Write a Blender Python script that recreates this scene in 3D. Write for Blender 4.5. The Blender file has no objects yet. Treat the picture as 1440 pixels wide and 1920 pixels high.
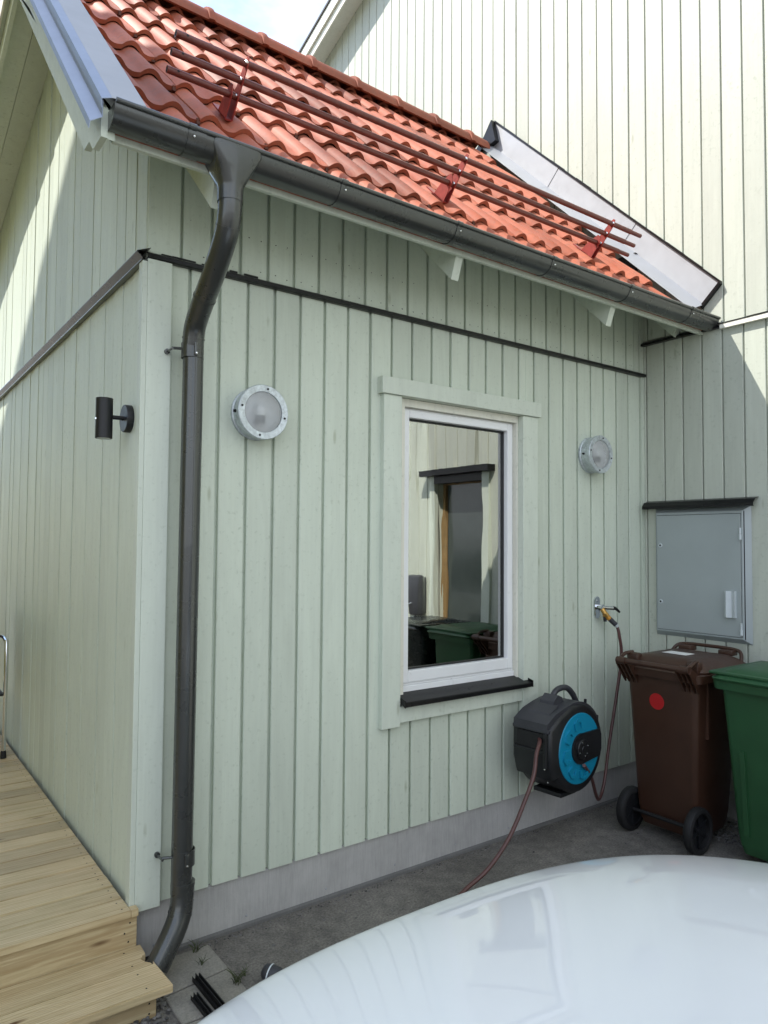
import bpy, bmesh, math, random
from mathutils import Vector, Matrix
random.seed(7)
S = bpy.context.scene
R = math.radians
# ------------------------------------------------------------------ camera
cd = bpy.data.cameras.new('camera'); cam = bpy.data.objects.new('camera', cd); S.collection.objects.link(cam)
YAW, PIT, ROL = R(53.583), R(2.393), R(0.408)
fw = Vector((math.cos(YAW)*math.cos(PIT), math.sin(YAW)*math.cos(PIT), math.sin(PIT)))
rt = Vector((math.sin(YAW), -math.cos(YAW), 0)); up = rt.cross(fw)
rt2 = rt*math.cos(ROL)+up*math.sin(ROL); up2 = -rt*math.sin(ROL)+up*math.cos(ROL)
m = Matrix((rt2, up2, -fw)).transposed().to_4x4(); m.translation = Vector((-0.9203, -2.8905, 1.67))
cam.matrix_world = m
cd.sensor_fit = 'VERTICAL'; cd.sensor_height = 36; cd.lens = 36*1342.54/1920
cd.clip_start = 0.05; cd.clip_end = 3000
S.camera = cam
S.render.resolution_x, S.render.resolution_y = 768, 1024
# ------------------------------------------------------------------ world and sun
SUN = Vector((-1.0, 0.91, 1.955)).normalized()
elev = math.asin(SUN.z); azi = math.atan2(SUN.x, SUN.y)
W = bpy.data.worlds.new('World'); S.world = W; W.use_nodes = True
nt = W.node_tree; nt.nodes.clear()
out = nt.nodes.new('ShaderNodeOutputWorld'); bg = nt.nodes.new('ShaderNodeBackground')
sky = nt.nodes.new('ShaderNodeTexSky'); sky.sky_type = 'NISHITA'; sky.sun_disc = False
sky.sun_elevation = elev; sky.sun_rotation = azi; sky.altitude = 50; sky.air_density = 1.0; sky.dust_density = 0.5; sky.ozone_density = 1.0
tc = nt.nodes.new('ShaderNodeTexCoord'); mp = nt.nodes.new('ShaderNodeMapping'); mp.inputs['Scale'].default_value = (1.4, 1.4, 3.2)
mp.inputs['Location'].default_value = (0.25, 0.1, 0.35)
nz = nt.nodes.new('ShaderNodeTexNoise'); nz.inputs['Scale'].default_value = 2.1; nz.inputs['Detail'].default_value = 8; nz.inputs['Roughness'].default_value = 0.56
cr = nt.nodes.new('ShaderNodeValToRGB'); cr.color_ramp.elements[0].position = 0.38; cr.color_ramp.elements[1].position = 0.68
mx = nt.nodes.new('ShaderNodeMix'); mx.data_type = 'RGBA'
mx.inputs[7].default_value = (4.6, 4.8, 5.1, 1)
bg.inputs['Strength'].default_value = 0.135
L = nt.links.new
L(tc.outputs['Generated'], mp.inputs['Vector']); L(mp.outputs[0], nz.inputs['Vector']); 
sp = nt.nodes.new('ShaderNodeSeparateXYZ'); L(tc.outputs['Generated'], sp.inputs[0])
ma = nt.nodes.new('ShaderNodeMath'); ma.operation = 'MULTIPLY_ADD'; ma.inputs[1].default_value = -0.16; L(sp.outputs['Y'], ma.inputs[0]); L(nz.outputs['Fac'], ma.inputs[2])
L(ma.outputs[0], cr.inputs[0]); L(cr.outputs[0], mx.inputs[0]); L(sky.outputs[0], mx.inputs[6]); L(mx.outputs[2], bg.inputs['Color']); L(bg.outputs[0], out.inputs[0])
sd = bpy.data.lights.new('sun', 'SUN'); sd.energy = 3.05; sd.angle = R(0.5); sd.color = (1.0, 0.95, 0.87)
sun = bpy.data.objects.new('sun', sd); S.collection.objects.link(sun)
sun.rotation_euler = SUN.to_track_quat('Z', 'Y').to_euler(); sun.location = SUN*30
S.view_settings.view_transform = 'Standard'; S.view_settings.look = 'None'; S.view_settings.gamma = 1
S.view_settings.exposure = 1.43
S.render.engine = 'CYCLES'
S.cycles.max_bounces = 8; S.cycles.diffuse_bounces = 5

# ------------------------------------------------------------------ object helpers
def link(o): S.collection.objects.link(o); return o
def thing(name, label, cat, loc=(0, 0, 0), group=None, rotz=0):
    o = bpy.data.objects.new(name, None); link(o); o.location = loc; o.rotation_euler = (0, 0, rotz)
    o.empty_display_size = 0.1
    o['label'] = label; o['category'] = cat
    if group: o['group'] = group
    return o
def tag(o, label, cat, group=None):
    o['label'] = label; o['category'] = cat
    if group: o['group'] = group
    return o
def pmat(o):
    return Matrix.Translation(o.location) @ o.rotation_euler.to_matrix().to_4x4()
LOCAL = set()
def obj(name, B, mats, parent=None, smooth=None, local=False, label=None):
    """link a bmesh as one mesh object; verts are world coordinates unless local"""
    me = bpy.data.meshes.new(name)
    bmesh.ops.recalc_face_normals(B, faces=B.faces[:])
    B.to_mesh(me); B.free()
    if not isinstance(mats, (list, tuple)): mats = [mats]
    for mm in mats: me.materials.append(mm)
    o = bpy.data.objects.new(name, me); link(o)
    if parent is not None:
        o.parent = parent
        if not local:
            top = parent
            inv = Matrix.Identity(4)
            while top is not None:          # parts keep world coordinates
                if top.type == 'EMPTY': inv = pmat(top).inverted() @ inv; break
                top = top.parent
            if parent.type == 'EMPTY': o.matrix_parent_inverse = inv
    if smooth is not None:
        try:
            me.shade_smooth() if hasattr(me, 'shade_smooth') else None
            ang = R(smooth)
            b = bmesh.new(); b.from_mesh(me)
            for e in b.edges:
                if len(e.link_faces) == 2 and e.calc_face_angle(0) > ang: e.smooth = False
            for f in b.faces: f.smooth = True
            b.to_mesh(me); b.free()
        except Exception as ex: print(ex)
    if label: o['label'] = label
    return o
def nb():
    b = bmesh.new(); b.loops.layers.color.new('tint'); return b
def paint(b, faces, v, mat=0):
    ly = b.loops.layers.color['tint']
    for f in faces:
        f.material_index = mat
        for l in f.loops: l[ly] = (v, v, v, 1)
def fill(b, pts, v=1.0, mat=0):
    vs = [b.verts.new(p) for p in pts]; f = b.faces.new(vs); paint(b, [f], v, mat); return f
def hexa(b, P, v=1.0, mat=0):
    """P: 8 points, 0-3 one face loop, 4-7 the opposite loop"""
    vs = [b.verts.new(p) for p in P]
    fs = [b.faces.new([vs[i] for i in q]) for q in ((0, 1, 2, 3), (7, 6, 5, 4), (0, 4, 5, 1), (1, 5, 6, 2), (2, 6, 7, 3), (3, 7, 4, 0))]
    paint(b, fs, v, mat); return fs
def box(b, x0, x1, y0, y1, z0, z1, v=1.0, mat=0, bev=0.0):
    if bev > 0:
        t = bmesh.new(); t.loops.layers.color.new('tint')
        hexa(t, [(x0, y0, z0), (x1, y0, z0), (x1, y1, z0), (x0, y1, z0), (x0, y0, z1), (x1, y0, z1), (x1, y1, z1), (x0, y1, z1)], v, mat)
        bmesh.ops.bevel(t, geom=t.edges[:], offset=bev, segments=2, affect='EDGES', profile=0.5)
        merge(b, t, v, mat); return
    return hexa(b, [(x0, y0, z0), (x1, y0, z0), (x1, y1, z0), (x0, y1, z0), (x0, y0, z1), (x1, y0, z1), (x1, y1, z1), (x0, y1, z1)], v, mat)
def merge(b, t, v=1.0, mat=0, M=None):
    mp_ = {}
    for q in t.verts: mp_[q] = b.verts.new((M @ q.co) if M else q.co)
    fs = []
    for f in t.faces:
        try: fs.append(b.faces.new([mp_[q] for q in f.verts]))
        except ValueError: pass
    paint(b, fs, v, mat); t.free(); return fs
def prism(b, poly, fn, t0, t1, v=1.0, mat=0, caps=True):
    """poly: 2D outline, fn(p, t) -> 3D; extruded from t0 to t1"""
    A = [b.verts.new(fn(p, t0)) for p in poly]; Bv = [b.verts.new(fn(p, t1)) for p in poly]
    n = len(poly); fs = []
    for i in range(n): fs.append(b.faces.new((A[i], A[(i+1) % n], Bv[(i+1) % n], Bv[i])))
    if caps: fs.append(b.faces.new(A)); fs.append(b.faces.new(Bv[::-1]))
    paint(b, fs, v, mat); return fs
def sheet(b, prof, fn, t0, t1, v=1.0, mat=0, th=0.0015):
    """thin folded sheet: an open profile given a small thickness and extruded"""
    n = len(prof); off = []
    for i, p in enumerate(prof):
        a = Vector(prof[max(i-1, 0)]); c = Vector(prof[min(i+1, n-1)]); d = (c-a)
        if d.length < 1e-9: d = Vector((1, 0))
        d.normalize(); off.append((p[0]-d.y*th, p[1]+d.x*th))
    return prism(b, list(prof)+off[::-1], fn, t0, t1, v, mat)
def tube(b, pts, r, seg=14, v=1.0, mat=0, cap=True, inner=0.0):
    pts = [Vector(p) for p in pts]; n = len(pts)
    rr = r if isinstance(r, (list, tuple)) else [r]*n
    rings = []; prev = None
    for i, p in enumerate(pts):
        d = (pts[min(i+1, n-1)]-pts[max(i-1, 0)]).normalized()
        if prev is None:
            a = Vector((0, 0, 1)) if abs(d.z) < 0.9 else Vector((1, 0, 0))
            u = a.cross(d).normalized()
        else:
            u = (prev-d*prev.dot(d)).normalized()
        prev = u; w = d.cross(u)
        rings.append([b.verts.new(p+(u*math.cos(2*math.pi*k/seg)+w*math.sin(2*math.pi*k/seg))*rr[i]) for k in range(seg)])
    fs = []
    for i in range(n-1):
        for k in range(seg):
            fs.append(b.faces.new((rings[i][k], rings[i][(k+1) % seg], rings[i+1][(k+1) % seg], rings[i+1][k])))
    if cap: fs.append(b.faces.new(rings[0][::-1])); fs.append(b.faces.new(rings[-1]))
    paint(b, fs, v, mat); return fs
def lathe(b, prof, M=None, seg=32, v=1.0, mat=0):
    """prof: (radius, height) along local z; M places it"""
    M = M or Matrix.Identity(4); rings = []
    for r, h in prof:
        if r < 1e-6: rings.append([b.verts.new(M @ Vector((0, 0, h)))])
        else: rings.append([b.verts.new(M @ Vector((r*math.cos(2*math.pi*k/seg), r*math.sin(2*math.pi*k/seg), h))) for k in range(seg)])
    fs = []
    for A, B2 in zip(rings[:-1], rings[1:]):
        for k in range(seg):
            q = [A[k % len(A)], A[(k+1) % len(A)], B2[(k+1) % len(B2)], B2[k % len(B2)]]
            q2 = []
            for x in q:
                if x not in q2: q2.append(x)
            if len(q2) > 2: fs.append(b.faces.new(q2))
    paint(b, fs, v, mat); return fs
def catmull(P, n=8):
    P = [Vector(p) for p in P]; P = [P[0]*2-P[1]]+P+[P[-1]*2-P[-2]]; o = []
    for i in range(1, len(P)-2):
        for k in range(n):
            t = k/n; a, c, d, e = P[i-1:i+3]
            o.append(0.5*((2*c)+(-a+d)*t+(2*a-5*c+4*d-e)*t*t+(-a+3*c-3*d+e)*t**3))
    o.append(P[-2]); return o
def frame(origin, zdir, xdir=None):
    z = Vector(zdir).normalized(); x = Vector(xdir) if xdir else (Vector((0, 0, 1)) if abs(z.z) < 0.9 else Vector((1, 0, 0)))
    x = (x-z*x.dot(z)).normalized(); y = z.cross(x)
    M = Matrix((x, y, z)).transposed().to_4x4(); M.translation = Vector(origin); return M

# ------------------------------------------------------------------ materials
def mat(name):
    mm = bpy.data.materials.new(name); mm.use_nodes = True
    n = mm.node_tree.nodes; return mm, n, mm.node_tree.links.new, n['Principled BSDF']
def noise(n, l, vec, scale, detail=4, rough=0.5, dist=0.0):
    t = n.new('ShaderNodeTexNoise'); t.inputs['Scale'].default_value = scale; t.inputs['Detail'].default_value = detail
    t.inputs['Roughness'].default_value = rough; t.inputs['Distortion'].default_value = dist
    l(vec, t.inputs['Vector']); return t.outputs['Fac']
def coords(n, l, scale=(1, 1, 1)):
    t = n.new('ShaderNodeTexCoord'); mp = n.new('ShaderNodeMapping'); mp.inputs['Scale'].default_value = scale
    l(t.outputs['Object'], mp.inputs['Vector']); return mp.outputs[0]
def ramp(n, l, fac, a, c, p0=0.3, p1=0.7):
    r = n.new('ShaderNodeValToRGB'); r.color_ramp.elements[0].position = p0; r.color_ramp.elements[1].position = p1
    r.color_ramp.elements[0].color = (*a, 1); r.color_ramp.elements[1].color = (*c, 1); l(fac, r.inputs[0]); return r.outputs[0]
def mix(n, l, fac, a, c, mode='MIX'):
    x = n.new('ShaderNodeMix'); x.data_type = 'RGBA'; x.blend_type = mode
    if isinstance(fac, float): x.inputs[0].default_value = fac
    else: l(fac, x.inputs[0])
    for i, q in ((6, a), (7, c)):
        if isinstance(q, tuple): x.inputs[i].default_value = (*q, 1)
        else: l(q, x.inputs[i])
    return x.outputs[2]
def bump(n, l, h, bs, strength=0.3, dist=0.002):
    x = n.new('ShaderNodeBump'); x.inputs['Strength'].default_value = strength; x.inputs['Distance'].default_value = dist
    l(h, x.inputs['Height']); l(x.outputs[0], bs.inputs['Normal']); return x
def mathn(n, l, op, a, c):
    x = n.new('ShaderNodeMath'); x.operation = op
    for i, q in enumerate((a, c)):
        if isinstance(q, (int, float)): x.inputs[i].default_value = q
        else: l(q, x.inputs[i])
    return x.outputs[0]
def tint(n):
    a = n.new('ShaderNodeVertexColor'); a.layer_name = 'tint'; return a.outputs['Color']
def sc(c, k): return tuple(min(1, x*k) for x in c)

def painted_wood(name, col, rough=0.55, b1=0.5, dirt=0.12):
    mm, n, l, bs = mat(name)
    v1 = coords(n, l, (70, 70, 2.2)); g = noise(n, l, v1, 1.0, 5, 0.6)
    v2 = coords(n, l, (9, 9, 1.6)); g2 = noise(n, l, v2, 1.0, 4, 0.6, 1.2)
    v3 = coords(n, l, (1, 1, 1)); g3 = noise(n, l, v3, 46, 3, 0.55); g4 = noise(n, l, v3, 1.3, 3, 0.6)
    c = ramp(n, l, g, sc(col, 0.93), sc(col, 1.04), 0.3, 0.7)
    c = mix(n, l, 0.5, c, ramp(n, l, g2, sc(col, 0.88), sc(col, 1.07), 0.3, 0.7))
    sp = ramp(n, l, g3, (1, 1, 1), (0.66, 0.69, 0.65), 0.58, 0.78)
    c = mix(n, l, 1.0, c, mix(n, l, ramp(n, l, g4, (0.1, 0.1, 0.1), (0.9, 0.9, 0.9)), (1, 1, 1), sp), 'MULTIPLY')
    # a few knots telegraphing through the paint
    vk = coords(n, l, (7.5, 7.5, 2.1)); vo = n.new('ShaderNodeTexVoronoi'); vo.inputs['Scale'].default_value = 1.0; l(vk, vo.inputs['Vector'])
    kn = ramp(n, l, vo.outputs['Distance'], (0.66, 0.66, 0.58), (1, 1, 1), 0.035, 0.085)
    c = mix(n, l, 0.7, c, mix(n, l, 1.0, c, kn, 'MULTIPLY'))
    c = mix(n, l, 1.0, c, tint(n), 'MULTIPLY')
    l(c, bs.inputs['Base Color']); bs.inputs['Roughness'].default_value = rough
    h = mathn(n, l, 'ADD', mathn(n, l, 'MULTIPLY', g, 0.55), mathn(n, l, 'MULTIPLY', g2, 0.5))
    h = mathn(n, l, 'ADD', h, mathn(n, l, 'MULTIPLY', g3, 0.25))
    h = mathn(n, l, 'ADD', h, mathn(n, l, 'MULTIPLY', kn, 0.4))
    bump(n, l, h, bs, b1, 0.004); return mm
PAINT = painted_wood('pale_green_paint', (0.605, 0.665, 0.565))
BIGPAINT = painted_wood('cream_green_paint', (0.505, 0.535, 0.46))
OLIVE = painted_wood('olive_brown_paint', (0.40, 0.33, 0.06))
SMOOTHPAINT = painted_wood('smooth_green_paint', (0.615, 0.67, 0.58), 0.5, 0.18)
WHITEPAINT = painted_wood('cream_paint', (0.76, 0.75, 0.66), 0.5, 0.2)
def simple(name, col, rough=0.5, metal=0.0, var=0.1, vs=6, bmp=0.0, bs_=200, coat=0.0, spec=0.5, usetint=False):
    mm, n, l, bs = mat(name); v = coords(n, l)
    c = ramp(n, l, noise(n, l, v, vs, 5, 0.6), sc(col, 1-var), sc(col, 1+var))
    if usetint: c = mix(n, l, 1.0, c, tint(n), 'MULTIPLY')
    l(c, bs.inputs['Base Color']); bs.inputs['Roughness'].default_value = rough; bs.inputs['Metallic'].default_value = metal
    bs.inputs['Specular IOR Level'].default_value = spec
    if coat: bs.inputs['Coat Weight'].default_value = coat; bs.inputs['Coat Roughness'].default_value = 0.012; bs.inputs['Coat IOR'].default_value = 1.62 if coat >= 1 else 1.5
    if bmp: bump(n, l, noise(n, l, v, bs_, 4, 0.6), bs, bmp, 0.002)
    rn = noise(n, l, v, vs*4, 3, 0.5); rr = n.new('ShaderNodeMapRange'); rr.inputs[3].default_value = max(0.02, rough-0.08); rr.inputs[4].default_value = min(1, rough+0.1)
    l(rn, rr.inputs[0]); l(rr.outputs[0], bs.inputs['Roughness'])
    return mm
GUTTER = simple('dark_grey_coated_steel', (0.070, 0.074, 0.072), 0.28, 0.5, 0.08, 4, 0.0, 30, 0.4)
BLACKMETAL = simple('black_sheet', (0.006, 0.006, 0.007), 0.3, 0.0, 0.3, 12, spec=0.35)
GALV = simple('galvanised_sheet', (0.36, 0.375, 0.40), 0.5, 0.35, 0.05, 5, 0.02, 8)
GALVBLUE = simple('zinc_verge_sheet', (0.27, 0.32, 0.41), 0.42, 0.45, 0.06, 9, 0.03, 14)
GALVLAMP = simple('galvanised_lamp', (0.55, 0.60, 0.63), 0.45, 0.6, 0.25, 60, 0.15, 120)
CHROME = simple('chrome', (0.75, 0.77, 0.8), 0.12, 1.0, 0.05)
BRASS = simple('brass', (0.55, 0.33, 0.10), 0.35, 0.9, 0.2, 60)
RAILPAINT = simple('oxblood_tube_paint', (0.135, 0.028, 0.021), 0.38, 0.0, 0.25, 30, 0.05, 80, 0.2)
REDPAINT = simple('red_bracket_paint', (0.26, 0.026, 0.018), 0.42, 0.0, 0.25, 40)
CABGREY = simple('cabinet_grey', (0.335, 0.375, 0.375), 0.45, 0.0, 0.05, 3, 0.06, 300)
CABFRAME = simple('cabinet_frame_grey', (0.35, 0.39, 0.40), 0.35, 0.2, 0.06, 3)
PALEPLASTIC = simple('pale_grey_plastic', (0.55, 0.60, 0.62), 0.4)
BROWNBIN = simple('brown_plastic', (0.050, 0.022, 0.013), 0.42, 0.0, 0.14, 5, 0.12, 260)
GREENBIN = simple('green_plastic', (0.021, 0.083, 0.032), 0.42, 0.0, 0.12, 5, 0.12, 260)
BLACKBIN = simple('black_plastic_lid', (0.012, 0.016, 0.015), 0.25, 0.0, 0.2, 5)
RUBBER = simple('black_rubber', (0.006, 0.006, 0.007), 0.65, 0.0, 0.3, 20, 0.2, 150)
DARKPL = simple('charcoal_plastic', (0.008, 0.009, 0.011), 0.45, 0.0, 0.2, 8, 0.15, 300)
SLATEPL = simple('slate_plastic', (0.036, 0.037, 0.044), 0.45, 0.0, 0.15, 8, 0.2, 400)
BLUEPL = simple('blue_plastic', (0.005, 0.215, 0.36), 0.35, 0.0, 0.08, 6, 0.05, 200)
HOSEMAT = simple('brown_hose', (0.085, 0.035, 0.032), 0.35, 0.0, 0.2, 30)
REDSTK = simple('red_sticker', (0.42, 0.012, 0.014), 0.45)
WHITESTK = simple('white_sticker', (0.8, 0.8, 0.78), 0.4)
UPVC = simple('white_window_frame', (0.80, 0.81, 0.82), 0.3, 0.0, 0.03, 4)
GASKET = simple('window_gasket', (0.015, 0.016, 0.018), 0.5)
BLACKLAMP = simple('matt_black_lamp', (0.010, 0.011, 0.013), 0.5, 0.0, 0.1)
CARPAINT = simple('white_car_paint', (0.84, 0.86, 0.87), 0.32, 0.0, 0.008, 2, 0, 1, 1.0)
CARGLASS = simple('car_glass', (0.012, 0.015, 0.017), 0.05)
TILEEND = None
LEAF = simple('weed_leaf', (0.055, 0.070, 0.025), 0.6, 0, 0.3, 30)
STONE = simple('gravel_stone', (0.16, 0.155, 0.15), 0.8, 0, 0.35, 40, 0.4, 120, usetint=True)
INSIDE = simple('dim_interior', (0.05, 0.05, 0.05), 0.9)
BLACKROOF = simple('dark_roofing', (0.03, 0.03, 0.032), 0.7, 0, 0.2, 10, 0.3, 80)
OCHRE = simple('oiled_wood_post', (0.30, 0.19, 0.08), 0.5, 0, 0.2, 12)

def tile_mat():
    mm, n, l, bs = mat('clay_tile'); v = coords(n, l)
    a = noise(n, l, v, 3.2, 5, 0.65); b2 = noise(n, l, v, 28, 5, 0.7); c3 = noise(n, l, v, 210, 2, 0.6)
    c = ramp(n, l, a, (0.33, 0.082, 0.040), (0.47, 0.150, 0.085), 0.3, 0.72)
    c = mix(n, l, ramp(n, l, b2, (0, 0, 0), (0.75, 0.75, 0.75), 0.46, 0.76), c, (0.25, 0.115, 0.08))
    c = mix(n, l, ramp(n, l, c3, (0, 0, 0), (0.5, 0.5, 0.5), 0.62, 0.8), c, (0.20, 0.075, 0.045))
    c = mix(n, l, 1.0, c, tint(n), 'MULTIPLY')
    l(c, bs.inputs['Base Color']); bs.inputs['Roughness'].default_value = 0.62
    bs.inputs['Specular IOR Level'].default_value = 0.35
    h = mathn(n, l, 'ADD', mathn(n, l, 'MULTIPLY', b2, 0.6), mathn(n, l, 'MULTIPLY', c3, 0.5)); bump(n, l, h, bs, 0.35, 0.003)
    return mm
TILE = tile_mat()
def deck_mat():
    mm, n, l, bs = mat('treated_pine')
    v = coords(n, l, (1.6, 26, 26)); g = noise(n, l, v, 1.0, 6, 0.65, 1.6)
    wv = n.new('ShaderNodeTexWave'); wv.wave_type = 'BANDS'; wv.bands_direction = 'Y'; wv.inputs['Scale'].default_value = 3.2
    wv.inputs['Distortion'].default_value = 7; wv.inputs['Detail'].default_value = 3; wv.inputs['Detail Scale'].default_value = 1.2
    v2 = coords(n, l, (0.55, 9, 9)); l(v2, wv.inputs['Vector'])
    c = ramp(n, l, g, (0.50, 0.375, 0.205), (0.76, 0.62, 0.40), 0.28, 0.72)
    c = mix(n, l, ramp(n, l, wv.outputs['Fac'], (0, 0, 0), (0.45, 0.45, 0.45), 0.55, 1.0), c, (0.36, 0.225, 0.10))
    v3 = coords(n, l, (1.7, 6.5, 6.5)); vo = n.new('ShaderNodeTexVoronoi'); vo.inputs['Scale'].default_value = 1.5; l(v3, vo.inputs['Vector'])
    k = ramp(n, l, vo.outputs['Distance'], (0.22, 0.12, 0.055), (1, 1, 1), 0.04, 0.13)
    c = mix(n, l, 1.0, c, k, 'MULTIPLY')
    g3 = noise(n, l, coords(n, l), 2.1, 4, 0.6)
    c = mix(n, l, 1.0, c, ramp(n, l, g3, (0.80, 0.83, 0.78), (1.0, 0.99, 0.97)), 'MULTIPLY')
    c = mix(n, l, 1.0, c, tint(n), 'MULTIPLY')
    l(c, bs.inputs['Base Color']); bs.inputs['Roughness'].default_value = 0.62
    bump(n, l, mathn(n, l, 'ADD', g, mathn(n, l, 'MULTIPLY', wv.outputs['Fac'], 0.5)), bs, 0.4, 0.003); return mm
DECK = deck_mat()
def ground_mat():
    mm, n, l, bs = mat('fine_grit_paving'); v = coords(n, l)
    a = noise(n, l, v, 1.4, 5, 0.6); b2 = noise(n, l, v, 95, 4, 0.75); c3 = noise(n, l, v, 14, 4, 0.6)
    c = ramp(n, l, a, (0.125, 0.117, 0.106), (0.225, 0.213, 0.195))
    c = mix(n, l, 1.0, c, ramp(n, l, b2, (0.50, 0.50, 0.51), (1.4, 1.38, 1.34), 0.32, 0.70), 'MULTIPLY')
    c = mix(n, l, 1.0, c, ramp(n, l, c3, (0.75, 0.75, 0.75), (1.1, 1.1, 1.08), 0.35, 0.65), 'MULTIPLY')
    l(c, bs.inputs['Base Color']); bs.inputs['Roughness'].default_value = 0.9
    bump(n, l, mathn(n, l, 'ADD', b2, mathn(n, l, 'MULTIPLY', c3, 0.4)), bs, 0.9, 0.006); return mm
GROUND = ground_mat()
def slab_mat():
    mm, n, l, bs = mat('concrete_slab'); v = coords(n, l)
    a = noise(n, l, v, 5, 5, 0.6); b2 = noise(n, l, v, 130, 4, 0.7)
    c = ramp(n, l, a, (0.20, 0.19, 0.165), (0.29, 0.275, 0.24)); c = mix(n, l, 1.0, c, ramp(n, l, b2, (0.7, 0.7, 0.7), (1.15, 1.15, 1.15)), 'MULTIPLY')
    l(c, bs.inputs['Base Color']); bs.inputs['Roughness'].default_value = 0.9; bump(n, l, b2, bs, 0.5, 0.003); return mm
SLAB = slab_mat()
def plinth_mat():
    mm, n, l, bs = mat('fibre_cement_plinth'); v = coords(n, l)
    g = noise(n, l, coords(n, l, (130, 130, 9)), 1.0, 4, 0.7); a = noise(n, l, v, 4, 5, 0.65); b2 = noise(n, l, v, 160, 3, 0.6)
    c = ramp(n, l, a, (0.350, 0.345, 0.340), (0.455, 0.450, 0.440)); c = mix(n, l, 1.0, c, ramp(n, l, g, (0.90, 0.90, 0.90), (1.05, 1.05, 1.05), 0.35, 0.65), 'MULTIPLY')
    # splash dirt low on the board
    sx = n.new('ShaderNodeSeparateXYZ'); t = n.new('ShaderNodeTexCoord'); l(t.outputs['Object'], sx.inputs[0])
    d = mathn(n, l, 'ADD', sx.outputs['Z'], mathn(n, l, 'MULTIPLY', a, -0.12))
    c = mix(n, l, ramp(n, l, d, (0.55, 0.55, 0.55), (0, 0, 0), -0.04, 0.06) if False else 0.0, c, (0.2, 0.18, 0.15))
    c = mix(n, l, 1.0, c, tint(n), 'MULTIPLY')
    l(c, bs.inputs['Base Color']); bs.inputs['Roughness'].default_value = 0.85
    bump(n, l, mathn(n, l, 'ADD', g, b2), bs, 0.45, 0.003); return mm
PLINTH = plinth_mat()
def glass_mat(name, refl, wob=0.0, tint=(0.55, 0.6, 0.58)):
    mm, n, l, bs = mat(name); n.remove(bs)
    o = n['Material Output']; g = n.new('ShaderNodeBsdfGlossy'); g.inputs['Roughness'].default_value = 0.0; g.inputs['Color'].default_value = (0.95, 0.96, 0.94, 1)
    tr = n.new('ShaderNodeBsdfTransparent'); tr.inputs[0].default_value = (*tint, 1)
    ms = n.new('ShaderNodeMixShader'); ly = n.new('ShaderNodeLayerWeight'); ly.inputs['Blend'].default_value = 0.35
    mr = n.new('ShaderNodeMapRange'); l(ly.outputs['Fresnel'], mr.inputs[0]); mr.inputs[3].default_value = refl; mr.inputs[4].default_value = 1.0
    l(mr.outputs[0], ms.inputs[0]); l(tr.outputs[0], ms.inputs[1]); l(g.outputs[0], ms.inputs[2]); l(ms.outputs[0], o.inputs[0])
    if wob:
        b = n.new('ShaderNodeBump'); b.inputs['Strength'].default_value = wob; b.inputs['Distance'].default_value = 0.01
        v = coords(n, l, (9, 9, 0.9)); l(noise(n, l, v, 1.0, 2, 0.5), b.inputs['Height']); l(b.outputs[0], g.inputs['Normal'])
    return mm
WINGLASS = glass_mat('coated_window_glass', 0.40, wob=0.05, tint=(0.93, 0.95, 0.94))
WINGLASS2 = glass_mat('inner_window_glass', 0.40, wob=0.06, tint=(0.5, 0.52, 0.5))
def frosted():
    mm, n, l, bs = mat('frosted_lamp_glass'); v = coords(n, l)
    l(ramp(n, l, noise(n, l, v, 14, 3, 0.5), (0.80, 0.84, 0.86), (0.92, 0.95, 0.96)), bs.inputs['Base Color'])
    bs.inputs['Roughness'].default_value = 0.22; bs.inputs['Transmission Weight'].default_value = 0.72; bs.inputs['IOR'].default_value = 1.3
    bump(n, l, noise(n, l, v, 400, 2, 0.5), bs, 0.25, 0.001); return mm
FROST = frosted()

# ------------------------------------------------------------------ main dimensions (metres)
LX = 3.424            # face of the big house wall
RK = 3.63             # tile surface plane  z = y + RK
SK = 3.45             # soffit plane front
def rear_soffit(y): return 5.215-0.234*y
RIDGE_Y = 1.55

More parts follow.
